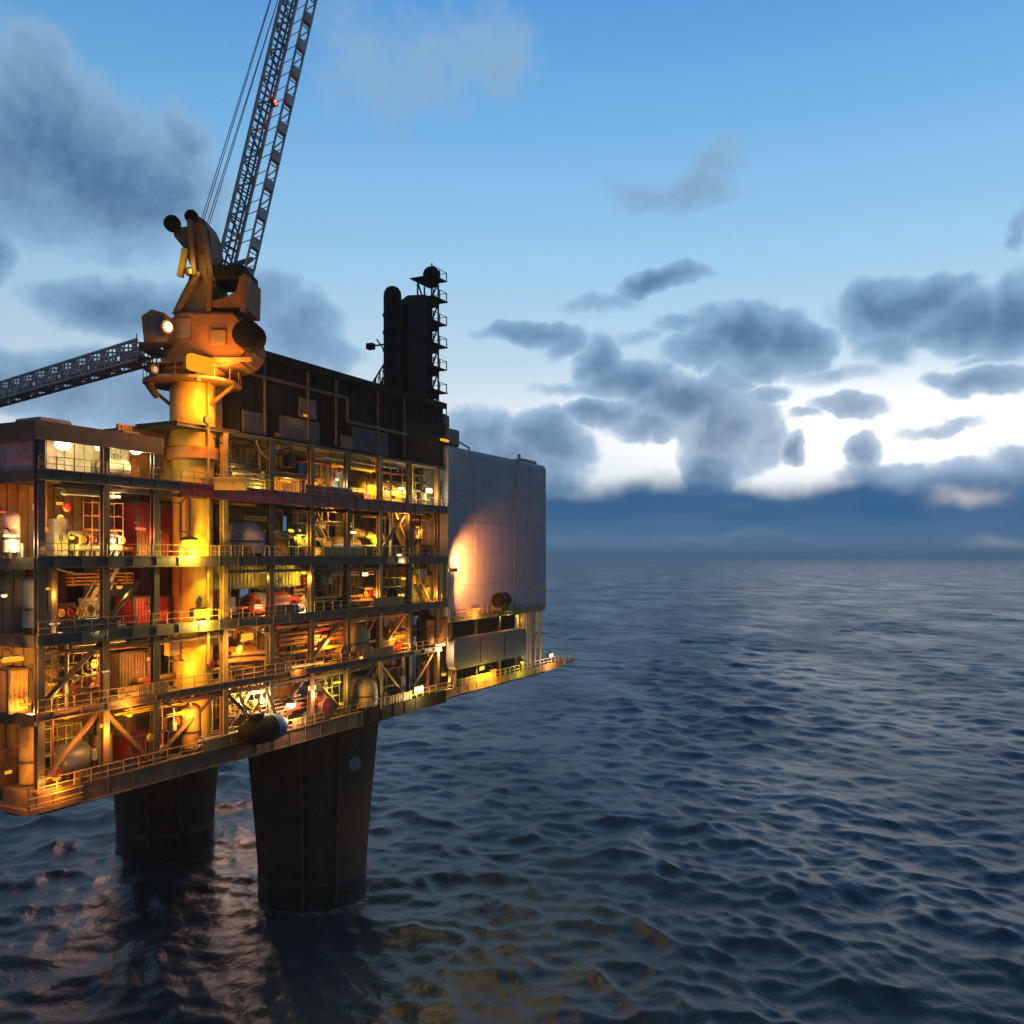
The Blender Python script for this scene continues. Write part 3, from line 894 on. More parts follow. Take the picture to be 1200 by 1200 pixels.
# second boom lying out to the left behind the crane
lb0, lb1 = Vector(((172 - 600) / F * 84, 84, EYE + 240 * 84 / F)), Vector((-83, 122, EYE + 158 * 122 / F))
mid = (lb0 + lb1) / 2
sb = thing('stowed_boom', 'faded reddish lattice boom slanting down past the left edge behind the orange crane', 'crane boom', lb0, rz=0.0)
d_ = (lb1 - lb0); Lb = d_.length; d_.normalize()
sx_ = d_.cross(Vector((0, 0, 1))).normalized(); sz_ = sx_.cross(d_).normalized()
def SP(s, a, c): return d_ * s + sx_ * a + sz_ * c
def chord(a, c): return MB().tube(SP(0, a, c), SP(Lb, a, c), .16, seg=8)
for a in (-1, 1):
    for c in (-.95, .95):
        part(chord(a, c), 'chord', BOOMR, sb)
mb = MB(); n_ = int(Lb / 1.5)
for k in range(n_):
    s0, s1 = k * 1.5, (k + 1) * 1.5
    sg = 1 if k % 2 else -1
    for a in (-1, 1):
        mb.tube(SP(s0, a, -.95 * sg), SP(s1, a, .95 * sg), .10, seg=5)
    for c in (-.95, .95):
        mb.tube(SP(s0, -sg, c), SP(s1, sg, c), .10, seg=5)
for k in range(int(Lb / .75)):
    for a in (-1, 1):
        mb.tube(SP(k * .75, a, -.95), SP(k * .75, a, .95), .07, seg=5)
part(mb, 'lacing', BOOMR, sb)
mb = MB().box(-.01, .01, -.01, .01, -.01, .01)
mb.bar(SP(0, 0, -.5), SP(Lb, 0, -.5), 1.6, .08)
for k in range(int(Lb / 6)):
    mb.bar(SP(k * 6 + 2, 0, -.4), SP(k * 6 + 3.6, 0, -.4), 1.4, 1.3)
part(mb, 'walkway', BOOMR, sb)
# its rest post far out on the platform
part(MB().tube(SP(Lb * .55, 0, -1.1), SP(Lb * .55, 0, -1.1) + Vector((0, 0, -11.4)), .5), 'rest_post', BROWN, sb)

# scaffolds, hanging cables and small bore pipes that fill the storeys
rc_ = random.Random(21)
for (u, z, w_, h_) in [(2, 33, 4, 4.5), (15, 33, 4, 4.8), (21, 27, 4, 4.6), (26.5, 33, 6, 4.6), (34, 27, 4, 4.4), (39, 33, 4.5, 4.8), (46, 38.9, 4, 4.6), (30, 44.8, 3, 5), (6.5, 44.8, 3, 4.8), (52, 51.4, 4, 4.2), (50, 33, 5, 5), (1.5, 27, 4, 4.5), (54, 44.8, 3, 5)]:
    mb = MB(); v = rc_.uniform(1.0, 2.6)
    n = max(2, int(w_ / 1.3))
    for k in range(n + 1):
        x = u + w_ * k / n
        for dv in (0, 1.1):
            mb.tube((x, v + dv, z), (x, v + dv, z + h_), .05, seg=5)
        mb.tube((x, v, z + h_ * .5), (x, v + 1.1, z + h_ * .5), .05, seg=5)
    for q in (.25, .5, .75, .98):
        for dv in (0, 1.1):
            mb.tube((u, v + dv, z + h_ * q), (u + w_, v + dv, z + h_ * q), .05, seg=5)
    mb.box(u, u + w_, v, v + 1.1, z + h_ * .5 + .05, z + h_ * .5 + .1)
    part(mb, 'scaffold', rc_.choice([OCHRE, GREY, BROWN, OLIVE]))
for k in range(34):
    i = rc_.choice((0, 0, 1, 1, 2, 3, 4)); z0, z1 = LV[i], LV[i + 1]
    u0 = rc_.uniform(.5, 50) if i < 4 else rc_.uniform(14, 48); L = rc_.uniform(3, 9); v = rc_.uniform(.6, 1.6)
    if i > 1 and u0 < 17 and u0 + L > 9: v = 4.2
    z = rc_.uniform(z0 + .3, z1 - .9)
    n = rc_.choice((2, 3, 4))
    mb = MB(); rr = rc_.choice((.06, .09, .13))
    for q in range(n):
        mb.tube((u0, v, z + q * rr * 3.2), (min(u0 + L, 58), v, z + q * rr * 3.2), rr, seg=6)
    for f in (.1, .9):
        mb.box(u0 + L * f - .08 if u0 + L < 58 else u0 + .2, u0 + L * f + .08 if u0 + L < 58 else u0 + .36, v + rr * .5, v + .5, z - rr * 1.5, z + n * rr * 3.2)
    part(mb, 'pipe', rc_.choice(PM))
for k in range(16):
    i = rc_.choice((0, 1, 2, 3, 4)); z1 = LV[i + 1] - .6
    u0 = rc_.uniform(1, 48) if i < 4 else rc_.uniform(14, 48); L = rc_.uniform(2.5, 7); sag = rc_.uniform(.5, 1.6); v = rc_.uniform(.4, 1.2)
    P_ = [(u0 + L * q / 8, v, z1 - sag * 4 * (q / 8) * (1 - q / 8)) for q in range(9)]
    part(MB().path(P_, .06, 6), 'hanging_cable', rc_.choice([BLACK, STEEL, GREY]))

# railings with kick panels, junction boxes and valve wheels along the walkways
for (u0, u1, lv, m) in [(17, 22, 3, BROWN), (33, 40, 3, OLIVE), (2, 7, 2, BROWN), (24, 29, 2, BROWN), (42, 48, 2, OCHRE), (7, 12, 1, OCHRE), (20, 28, 1, BROWN), (40, 46, 1, ORANGE), (3, 9, 0, BROWN), (16, 22, 0, OCHRE), (28, 34, 0, BROWN), (44, 50, 0, OCHRE), (30, 38, 4, DRED), (62, 72, 0, OCHRE)]:
    mb = MB().box(u0, u1, -.02, .02, LV[lv] + .2, LV[lv] + 1.15)
    k = u0
    while k < u1:
        mb.box(k, k + .05, -.06, -.02, LV[lv] + .2, LV[lv] + 1.15); k += .6
    part(mb, 'kick_panel', m)
rj = random.Random(77)
for k in range(70):
    i = rj.choice((0, 0, 1, 1, 2, 2, 3, 3, 4))
    u0 = rj.uniform(.5, 57) if i < 4 else rj.uniform(14, 56)
    if i > 1 and 10 < u0 < 16: continue
    v = rj.uniform(.9, 3.8); z = rj.uniform(LV[i] + .1, LV[i + 1] - 2.2); w_ = rj.uniform(.4, 1.5); h_ = rj.uniform(.4, 1.7)
    part(MB().box(u0, u0 + w_, v, v + rj.uniform(.3, .9), z, z + h_, .04).box(u0 + .06, u0 + w_ - .06, v - .03, v, z + .08, z + h_ - .08).box(u0 + w_ / 2 - .05, u0 + w_ / 2 + .05, v + .1, v + .2, z + h_, LV[i + 1] - .5), 'junction_box', rj.choice(PM))
for k in range(44):
    i = rj.choice((0, 0, 1, 1, 2, 3, 4)); u0 = rj.uniform(.5, 57) if i < 4 else rj.uniform(14, 56); v = rj.uniform(.5, 2.5); z = rj.uniform(LV[i] + .8, LV[i + 1] - 2)
    if i > 1 and 10 < u0 < 16: continue
    part(MB().lathe([(.30, -.05), (.37, 0), (.30, .05), (.23, 0), (.30, -.05)], (u0, v, z), 12, 'y').tube((u0, v, z), (u0, v + .5, z), .06).tube((u0 - .3, v, z), (u0 + .3, v, z), .03), 'valve_wheel', rj.choice([RED, YEL, ORANGE, GREY]))
# ------------------------------------------------------------------ lamps
AMB = (1, .40, .05); ORG = (1, .47, .09); YLW = (1, .66, .07); CRM = (1, .78, .36); REDL = (1, .07, .015); PNK = (1, .55, .30)
LN = [0]
def lamp(x, y, v, label, col, power, px=5, kind='floodlight', strength=7.0, off=(0, -.5, -.35), group=None, spread=.25):
    """a lamp whose centre is seen at x, y when it hangs v metres inside the face"""
    u, _, z = at(x, y, v)
    p = W(u, v, z)
    r = px * p.y / F
    o = thing(kind, label, 'lamp', p, group)
    key = 'lamp_glow_%d_%d_%d_%d' % (int(col[0] * 99), int(col[1] * 99), int(col[2] * 99), int(strength * 10))
    ec = {ORG: (1, .37, .015), AMB: (1, .33, .012), YLW: (1, .66, .04)}.get(col, col)
    if col in (ORG, AMB): strength = min(strength, 1.35)
    elif col == YLW: strength = min(strength, 1.5)
    g = glow(key + '_%d' % int(strength * 10), ec, strength)
    style = LN[0] % 3; LN[0] += 1
    if 'three cream' in label or 'nearest the orange crane' in label: style = 0
    if style == 0:
        r *= .8
        MB().ball((0, 0, 0), r, 1.2, .8, .75, 14).build('bulb', g, o, True)
        MB().lathe([(r * .3, r * 1.0), (r * 1.0, r * .8), (r * 1.15, r * .5), (r * 1.1, r * .45), (r * .9, r * .72), (.01, r * .8)], (0, 0, 0), 16).build('shade', STEEL, o, True)
    elif style == 1:
        r *= .75
        MB().box(-r * 1.4, r * 1.4, -.02, .04, -r * .55, r * .55, .01).build('bulb', g, o)
        MB().box(-r * 1.55, r * 1.55, .05, r * .9, -r * .7, r * .7, .03).box(-r * 1.55, r * 1.55, -r * .5, .05, r * .71, r * .8).build('housing', STEEL, o)
    else:
        r *= .7
        MB().tube((-r * 2.2, 0, 0), (r * 2.2, 0, 0), r * .42, seg=10).build('bulb', g, o, True)
        MB().box(-r * 2.4, r * 2.4, -r * .3, r * .8, r * .45, r * .8, .02).build('housing', STEEL, o)
    MB().tube((0, 0, r * 1.1), (0, r * .6 + .2, r * 1.1 + .35), .05).tube((0, r * .6 + .2, r * 1.1 + .35), (0, r + .6, r * 1.1 + .35), .05).build('bracket', STEEL, o)
    if power:
        l = bpy.data.lights.new('lamp_light', 'POINT')
        l.energy = power; l.color = col; l.shadow_soft_size = spread
        lo = bpy.data.objects.new('lamp_light', l)
        lo.location = (off[0], off[1] - r, off[2] - r)
        lo.parent = o
        C.objects.link(lo)
    return o

LAMPS = [
    # top left row
    (74, 521, 2.2, 'leftmost of the three cream lamps under the low roof at the left', CRM, 620, 11, 8),
    (118, 524, 2.2, 'middle one of the three cream lamps under the low roof at the left', CRM, 750, 8, 8),
    (159, 528, 2.2, 'cream lamp under the low roof, the one nearest the orange crane column', CRM, 650, 8, 8),
    (34, 520, 2.2, 'dim yellow lamp under the roof at the near corner', YLW, 160, 4, 1.4),
    (137, 575, 1.0, 'faded pinkish lamp below the cream lit wall, alone on the dark storey', PNK, 200, 5, 1.0),
    # crane surroundings
    (238, 424, -1.8, 'bright orange floodlight on the crane just under its machinery house', ORG, 0, 0, 0),
    (165, 620, 1.5, 'red lamp beside the dark red container left of the crane column', REDL, 450, 4, 4),
    (45, 634, 1.2, 'orange pink lamp at the foot of the lamp pole near the left edge', (1, .42, .16), 260, 6, 2.2),
    (44, 603, 1.5, 'small pale lamp on top of the lamp pole near the left edge', CRM, 60, 3, 1.2),
    (12, 628, 2.5, 'cream lamp by the left edge beside a pale tank', CRM, 420, 5, 2.5),
    (84, 630, 2.5, 'yellow lamp left of the cream valve manifold', YLW, 320, 4, 3),
    (130, 628, 3.0, 'cream lamp over the cream valve manifold', CRM, 520, 3, 3),
    (2, 600, 1.2, 'red lamp cut by the left edge of the picture', REDL, 300, 3, 2),
    # storey right of the crane, upper
    (272, 556, 2.0, 'yellow lamp right of the crane column under the plant module', YLW, 420, 4, 4),
    (297, 566, 1.2, 'small yellow lamp on the dark red beam, first from the crane', YLW, 260, 5, 3),
    (334, 564, 2.5, 'orange lamp above the dark red beam, second from the crane', ORG, 420, 5, 5),
    (368, 567, 2.5, 'orange lamp above the dark red beam, third from the crane', ORG, 420, 5, 5),
    (395, 562, 1.5, 'narrow cream lamp on a column above the dark red beam', CRM, 200, 3, 2.5),
    (436, 570, 2.0, 'yellow lamp at the left end of the brightest upper storey', YLW, 900, 5, 5),
    (470, 573, 2.0, 'cream lamp in the middle of the brightest upper storey', CRM, 1000, 5, 5),
    (503, 575, 1.0, 'pale peach lamp at the corner next to the grey block', CRM, 700, 6, 5),
    (521, 516, -.6, 'small amber lamp on top of the corner between exhaust tower and grey block', ORG, 160, 5, 3),
    (470, 600, 1.2, 'small orange lamp below the brightest upper storey', AMB, 420, 4, 3),
    (358, 487, -.2, 'tiny brown amber lamp on the dark wall of the plant module', AMB, 120, 3, 1.2),
    # third storey
    (345, 622, 2.0, 'yellow lamp at the top of a sloping duct right of the crane', YLW, 420, 6, 3),
    (368, 644, 1.6, 'amber lamp low on the third storey under the dark red beam', ORG, 420, 5, 3),
    (285, 622, 2.6, 'cream lamp over the faded pink dome tank', CRM, 330, 4, 2.5),
    (413, 624, 1.2, 'cream lamp at the head of the yellow stair', CRM, 330, 4, 3),
    (437, 628, 2.5, 'yellow lamp beside the yellow stair', YLW, 400, 5, 3),
    (468, 651, .6, 'flat cream lamp at the foot of the yellow stair', CRM, 120, 4, 2.5),
    (490, 618, 2.5, 'dim orange lamp close to the grey block on the third storey', AMB, 380, 3, 2),
    (222, 637, .4, 'big yellow floodlight at the foot of the crane column, upper of two', YLW, 2400, 11, 7),
    # second storey
    (236, 718, .4, 'yellow floodlight at the foot of the crane column, lower of two', YLW, 2000, 10, 6),
    (310, 670, 1.2, 'left lamp of the pair lighting the long olive panel', YLW, 380, 4, 3),
    (356, 671, 1.2, 'right lamp of the pair lighting the long olive panel', YLW, 380, 4, 3),
    (428, 673, .8, 'small round pale lamp alone on the dark beam', PNK, 60, 5, 3),
    (474, 678, 1.6, 'yellow lamp over a dark drum near the grey block', YLW, 300, 4, 2.5),
    (470, 698, 2.4, 'low yellow lamp beside a dark drum near the grey block', YLW, 300, 5, 2),
    (303, 711, 1.0, 'pale red lamp on the red and cream tank', (1, .22, .07), 420, 6, 5),
    (347, 709, 1.0, 'cream lamp on the red and cream tank', CRM, 300, 4, 3),
    (178, 716, 1.2, 'red lamp over the red box left of the crane foot', REDL, 500, 4, 4),
    (108, 728, 1.0, 'cream floodlight low on the second storey left of the red box', CRM, 500, 8, 3.4),
    (64, 731, 1.4, 'dull grey lamp left of the cream floodlight', PNK, 100, 4, 1),
    (5, 698, .8, 'cream lamp by the left edge on the second storey', CRM, 200, 4, 2),
    # lower storeys
    (290, 746, .6, 'big lens shaped orange lamp right of the crane foot', ORG, 1100, 9, 8),
    (15, 773, .6, 'orange floodlight by the left edge', ORG, 700, 8, 4),
    (235, 752, 1.6, 'small peach lamp on top of the thin riser post', PNK, 120, 3, 2.5),
    (307, 787, 1.6, 'upper of two white hot lamps in the middle of the lowest storeys', (1, .66, .28), 1200, 6, 8),
    (302, 811, 1.4, 'lower of two white hot lamps in the middle of the lowest storeys', CRM, 900, 6, 7),
    (341, 826, .3, 'bright peach lamp low on the edge beam above the front leg', (1, .6, .28), 600, 7, 7),
    (366, 806, .6, 'peach lamp left of the yellow drum', (1, .6, .28), 350, 6, 3.5),
    (395, 800, .9, 'yellow lamp above the yellow drum', YLW, 500, 4, 4),
    (152, 838, .0, 'tiny yellow lamp below the small red light on the lowest storey', YLW, 160, 4, 3),
    (149, 818, .0, 'tiny orange lamp on the lowest storey left of the dark red box', AMB, 200, 4, 1.6),
    (124, 787, .0, 'tiny grey lamp on a bracket at the left', CRM, 30, 3, .9),
    (78, 840, .4, 'orange lamp on the slanting brace at the left', AMB, 520, 5, 2.5),
    (122, 850, .4, 'orange lamp at the end of the slanting brace', AMB, 320, 5, 2.5),
    (30, 826, 1.8, 'ochre lamp lighting the corner panels of the lowest storey', AMB, 600, 4, 2),
    (66, 912, -.1, 'orange lamp on the bottom edge at the near corner', AMB, 300, 5, 2),
    (10, 905, .6, 'orange lamp on the bottom edge cut by the left edge', AMB, 340, 4, 2),
    (218, 832, .8, 'dull amber lamp above the dark red box', AMB, 420, 4, 2),
    (275, 800, 2.2, 'orange lamp beside the white hot lamps on the left', ORG, 800, 5, 4),
    (380, 746, 1.2, 'amber lamp over the orange pipe bundle', AMB, 700, 4, 3),
    (468, 746, 1.0, 'orange lamp on the orange cabinet near the grey block', AMB, 700, 6, 4),
    (418, 760, 2.4, 'amber lamp on the lower wall left of the orange cabinet', AMB, 600, 4, 2),
    (491, 808, -.2, 'very bright yellow lamp at the near end of the gangway', (1, .68, .2), 800, 8, 9),
    (516, 756, .4, 'peach lamp left of the charcoal panel', (1, .58, .25), 700, 6, 3),
    (520, 790, 1.4, 'amber lamp inside the gangway left of the charcoal panel', ORG, 600, 4, 3),
    (565, 783, -.5, 'yellow lamp under the charcoal panel, nearest of the gangway lamps', YLW, 500, 5, 4),
    (578, 786, -.5, 'orange lamp under the charcoal panel beside the yellow one', AMB, 400, 4, 3),
    (612, 776, -.5, 'yellow green lamp on the gangway past the charcoal panel', (.75, 1, .12), 200, 3, 2),
    (646, 768, -.5, 'peach lamp at the far tip of the gangway', (1, .55, .28), 400, 5, 3),
    (60, 690, 1.6, 'added amber fill lamp high on the second storey near the left edge', AMB, 420, 4, 2),  # from here to the dark red beam: fill lamps added to brighten empty bays
    (140, 688, 1.8, 'added amber fill lamp high on the second storey above the cream floodlight', AMB, 420, 4, 2),
    (176, 772, 1.8, 'added amber fill lamp on the lower storey over the brown container', AMB, 420, 4, 2),
    (116, 768, 2.2, 'added orange fill lamp on the lower storey near the tiny grey lamp', ORG, 420, 4, 2),
    (213, 776, 1.4, 'added orange fill lamp left of the thin riser post', ORG, 150, 4, 2),
    (502, 690, 1.4, 'added amber fill lamp at the second storey end close to the grey block', AMB, 420, 4, 2),
    (432, 690, 1.8, 'added amber fill lamp between the two black cable drums', AMB, 420, 4, 2),
    (60, 802, 1.6, 'added amber fill lamp on the lower storey near the corner', AMB, 380, 4, 2),
    (70, 590, 2.4, 'added amber fill lamp under the deck on the third storey at the left', AMB, 420, 4, 2),
    (386, 596, 1.6, 'added amber fill lamp just under the dark red beam near its middle', AMB, 420, 4, 2),
    (590, 717, .8, 'yellow lamp under the grey block', YLW, 400, 4, 2.5),
    (606, 722, 1.2, 'dim yellow lamp under the grey block farthest right', YLW, 300, 3, 2),
    (558, 714, -.2, 'orange lamp at the foot of the glowing wall of the grey block', ORG, 300, 5, 4),
]
for (x, y, v, lab, col, pw, px, st) in LAMPS:
    if px:
        lamp(x, y, v, lab, col, pw * (2.3 if y > 735 else (.55 if y < 535 else 1.25)), px, strength=min(st * .8, 1.7 if col in (ORG, AMB) else (3.2 if col == YLW else 9)))
# the lamp under the crane's machinery house and the round one on its front
def plain_lamp(p, label, col, power, r, strength, off):
    o = thing('floodlight', label, 'lamp', p)
    g = glow('bright_%d_%d' % (int(col[1] * 99), int(strength * 10)), col, strength)
    MB().ball((0, 0, 0), r, 1, .7, 1, 16).build('bulb', g, o, True)
    MB().lathe([(r * .95, -.15), (r * 1.3, -.1), (r * 1.3, .25), (r * .5, .4)], (0, 0, 0), 18, 'y').build('housing', BROWN, o, True)
    if power:
        l = bpy.data.lights.new('lamp_light', 'POINT'); l.energy = power; l.color = col; l.shadow_soft_size = .5
        lo = bpy.data.objects.new('lamp_light', l); lo.location = off; lo.parent = o; C.objects.link(lo)
    return o
def cp(x, y, d): return Vector(((x - 600) / F * (dC + d), dC + d, EYE - (y - 652) * (dC + d) / F))
plain_lamp(cp(196, 383, -4.9), 'round cream headlamp on the front of the crane cab', CRM, 260, .48, 7, (-.6, -1.0, -.3))
o = thing('floodlight', 'wide glowing orange floodlight below the crane house above its gallery', 'lamp', cp(238, 427, -4.0))
MB().box(-1.7, 1.6, -.1, .25, -.75, .72, .34).build('bulb', glow('wide_orange', (1, .36, .012), 1.15), o, True)
MB().box(-1.5, 1.4, .26, .9, -.5, .5, .1).box(-.2, .2, .5, .9, -1.4, -.5).build('housing', BROWN, o)
for (dx, en) in ((-1.0, 2200), (1.1, 2600)):
    l = bpy.data.lights.new('lamp_light', 'POINT'); l.energy = en; l.color = (1, .42, .05); l.shadow_soft_size = .6
    lo = bpy.data.objects.new('lamp_light', l); lo.location = (dx, -1.3, -.4); lo.parent = o; C.objects.link(lo)
l = bpy.data.lights.new('lamp_light', 'POINT'); l.energy = 1500; l.color = (1, .42, .05); l.shadow_soft_size = .6
lo = bpy.data.objects.new('lamp_light', l); lo.location = (.2, -1.2, -2.6); lo.parent = o; C.objects.link(lo)
plain_lamp(cp(244, 492, -2.3), 'small orange lamp on the upper crane column below the gallery', (1, .40, .03), 1100, .33, 1.3, (.3, -1.3, .3))
plain_lamp(cp(222, 318, -2.2), 'yellow lamp on the crane mast ladder', YLW, 160, .3, 3, (-.7, -1.2, .3))
plain_lamp(cp(181, 433, -4.0), 'dull peach lamp on the crane gallery', PNK, 60, .35, .8, (-.5, -.8, 0))
bp_ = pb + Vector((0, 0, 0))
rl = plain_lamp(pb + BP(19.5, -half + .75, -.6), 'small red warning lamp on the raised crane boom', (1, .12, .10), 45, .32, 5, (.5, -.8, 0))
# orange floodlight washing the grey block
u_, _, z_ = at(531, 668, -1.3)
f_ = thing('wall_floodlight', 'orange floodlight on a pole washing the grey block wall with light', 'lamp', W(u_, -1.3, z_))
MB().box(-.5, .5, -.4, .4, -.25, .25, .08).build('housing', STEEL, f_)
MB().box(-.4, .4, .41, .45, -.2, .2).build('bulb', glow('wash_glow', (1, .5, .18), 6), f_)
MB().tube((0, 0, -.25), (0, 0, -(z_ - LV[2]) - .0), .09).build('pole', STEEL, f_)
for (src, dst, en, size) in (((1.0, -1.6, .9), (4.4, 1.3, 1.2), 42000, 92), ((1.8, -1.2, -1.0), (5.2, 1.3, -3.4), 16000, 84)):
    l = bpy.data.lights.new('lamp_light', 'SPOT'); l.energy = en; l.color = (1, .27, .055); l.shadow_soft_size = .5
    l.spot_size = R(size); l.spot_blend = 1.0
    lo = bpy.data.objects.new('lamp_light', l); lo.location = src
    lo.rotation_euler = (Vector(dst) - Vector(src)).to_track_quat('-Z', 'Y').to_euler()
    lo.parent = f_; C.objects.link(lo)

# ------------------------------------------------------------------ equipment on the decks
def put(name, label, cat, x0, x1, ybase, v, ytop=None, deck=None):
    """base of a thing that shows between x0 and x1 and stands on a deck"""
    ua, _, z = at(x0, ybase, v); ub, _, _ = at(x1, ybase, v)
    if deck is not None: z = LV[deck]
    h = None
    if ytop is not None: h = at((x0 + x1) / 2, ytop, v)[2] - z
    o = thing(name, label, cat, W((ua + ub) / 2, v, z + .02))
    return o, (ub - ua), h

def container(x0, x1, v, deck, h, m, label, dm=None):
    o, L, _ = put('container', label, 'container', x0, x1, 700, v, deck=deck)
    mb = MB().box(-L / 2, L / 2, 0, 2.4, .12, h - .06)
    k = -L / 2 + .25
    while k < L / 2 - .2:
        mb.box(k, k + .14, -.06, 0, .25, h - .25); k += .32
    mb.build('body', m, o)
    mb = MB()
    for a in (-L / 2, L / 2):
        for b_ in (-.05, 2.42):
            mb.box(a - .09, a + .09, b_ - .09, b_ + .09, 0, h)
    for z in (.1, h - .02):
        mb.box(-L / 2 + .09, L / 2 - .09, -.13, -.07, z - .1, z + .08)
    for z in (.1, h - .02):
        for a in (-L / 2, L / 2):
            mb.box(a - .05, a + .05, .04, 2.33, z - .08, z + .06)
    mb.build('frame', dm or STEEL, o)
    mb = MB().tube((-.4, -.12, .2), (-.4, -.12, h - .2), .03).tube((.4, -.12, .2), (.4, -.12, h - .2), .03).box(-.5, -.3, -.15, -.1, h * .45, h * .5).box(.3, .5, -.15, -.1, h * .45, h * .5)
    mb.build('lock_rods', GREY, o)
    return o

def tank_lying(x0, x1, v, deck, r, m, label, bands=None, lift=.35):
    o, L, _ = put('horizontal_tank', label, 'tank', x0, x1, 700, v, deck=deck)
    zc = r + lift
    pr = [(.01, -L / 2), (r * .55, -L / 2 + r * .12), (r * .9, -L / 2 + r * .35), (r, -L / 2 + r * .6), (r, L / 2 - r * .6), (r * .9, L / 2 - r * .35), (r * .55, L / 2 - r * .12), (.01, L / 2)]
    MB().lathe(pr, (0, 0, zc), 24, 'x').build('shell', m, o, True)
    for s_ in (-.28, .28):
        MB().box(L * s_ - .2, L * s_ + .2, -r * .8, r * .8, 0, zc - r * .55).build('saddle', STEEL, o)
    MB().lathe([(.28, zc + r * .9), (.28, zc + r + .3), (.4, zc + r + .3), (.4, zc + r + .4), (.01, zc + r + .42)], (L * .1, 0, 0), 14).build('manway', GREY, o, True)
    if bands:
        for (a, b_, bm) in bands:
            MB().lathe([(r + .02, L * a), (r + .02, L * b_)], (0, 0, zc), 24, 'x').build('band', bm, o, True)
    return o

def tank_upright(x0, x1, v, deck, h, m, label):
    o, L, _ = put('upright_tank', label, 'tank', x0, x1, 700, v, deck=deck)
    r = L / 2
    pr = [(r, .5), (r, h - r * .8), (r * .93, h - r * .5), (r * .7, h - r * .22), (r * .35, h - r * .05), (.01, h)]
    MB().lathe(pr, (0, 0, 0), 28).build('shell', m, o, True)
    for k in range(4):
        a = PI / 4 + k * PI / 2
        MB().box(r * .8 * math.cos(a) - .12, r * .8 * math.cos(a) + .12, r * .8 * math.sin(a) - .12, r * .8 * math.sin(a) + .12, 0, .7).build('leg', STEEL, o)
    MB().lathe([(r + .03, h * .4), (r + .03, h * .4 + .2)], (0, 0, 0), 28).build('band', STEEL, o)
    MB().path([(r * .4, -r * .95, h * .3), (r * .4, -r - .35, h * .3), (r * .4, -r - .35, .1)], .1).build('outlet_pipe', GREY, o)
    return o

def drum(x, y, v, rpx, m, label, face=DKGREY):
    u, _, z = at(x, y, v); p = W(u, v, z); r = rpx * p.y / F
    o = thing('cable_drum', label, 'drum', p)
    MB().lathe([(r * .6, 0), (r * .6, 1.1)], (0, 0, 0), 20, 'y').build('core', BROWN, o, True)
    MB().lathe([(r, -.12), (r, 0)], (0, 0, 0), 24, 'y').lathe([(r, 1.1), (r, 1.22)], (0, 0, 0), 24, 'y').build('flange', m, o)
    MB().lathe([(r * .25, -.2), (r * .25, -.125)], (0, 0, 0), 14, 'y').build('hub', face, o)
    MB().box(-r * .7, -r * .5, .1, 1.0, -r - .1, 0).box(r * .5, r * .7, .1, 1.0, -r - .1, 0).build('stand', STEEL, o)
    return o

def cabinet(x0, x1, v, deck, h, m, label):
    o, L, _ = put('control_cabinet', label, 'cabinet', x0, x1, 700, v, deck=deck)
    MB().box(-L / 2, L / 2, 0, .9, .1, h, .04).build('body', m, o)
    MB().box(-L / 2 + .08, -.03, -.05, -.005, .25, h - .12, .02).build('door', m, o)
    MB().box(.03, L / 2 - .08, -.05, -.005, .25, h - .12, .02).build('door', m, o)
    MB().box(-.14, -.08, -.1, -.055, h * .45, h * .6).box(.08, .14, -.1, -.055, h * .45, h * .6).build('handle', STEEL, o)
    MB().box(-L / 2 - .05, L / 2 + .05, -.05, .95, 0, .09).build('plinth', BLACK, o)
    return o

def manifold(x0, x1, v, deck, h, m, label):
    o, L, _ = put('valve_manifold', label, 'manifold', x0, x1, 700, v, deck=deck)
    MB().tube((-L / 2, 0, h * .35), (L / 2, 0, h * .35), .3, seg=14).tube((-L / 2, .6, h * .8), (L / 2, .6, h * .8), .22, seg=12).build('header', m, o, True)
    n = max(3, int(L / .9))
    for k in range(n):
        x = -L / 2 + (k + .5) * L / n
        MB().path([(x, 0, h * .35), (x, -.45, h * .5), (x, -.45, h * .72), (x, .6, h * .8)], .13).tube((x, 0, 0), (x, 0, h * .35), .12).build('riser', m, o)
        MB().lathe([(.28, -.04), (.34, 0), (.28, .04), (.22, 0), (.28, -.04)], (x, -.75, h * .6), 14, 'y').tube((x, -.75, h * .6), (x, -.45, h * .6), .04).build('valve_wheel', RED if k % 2 else YEL, o)
    MB().box(-L / 2 + .1, L / 2 - .1, -.3, .8, 0, .1).build('skid', STEEL, o)
    return o

def duct(pts, v, r, m, label):
    P_ = [at(x, y, v) for x, y in pts]
    b_ = P_[-1]
    o = thing('ventilation_duct', label, 'duct', W(*b_))
    loc = [(p[0] - b_[0], 0, p[2] - b_[2]) for p in P_]
    MB().path(loc, r, 14).build('tube', m, o, True)
    for p, q_ in zip(loc, loc[1:]):
        mid_ = (Vector(p) + Vector(q_)) / 2; dd = (Vector(q_) - Vector(p)).normalized() * .12
        MB().tube(mid_ - dd, mid_ + dd, r * 1.18, seg=14).build('collar', STEEL, o)
    MB().box(-.3, .3, -.3, .3, -.9, -.3 if r < .5 else -.5).build('foot', STEEL, o)
    return o

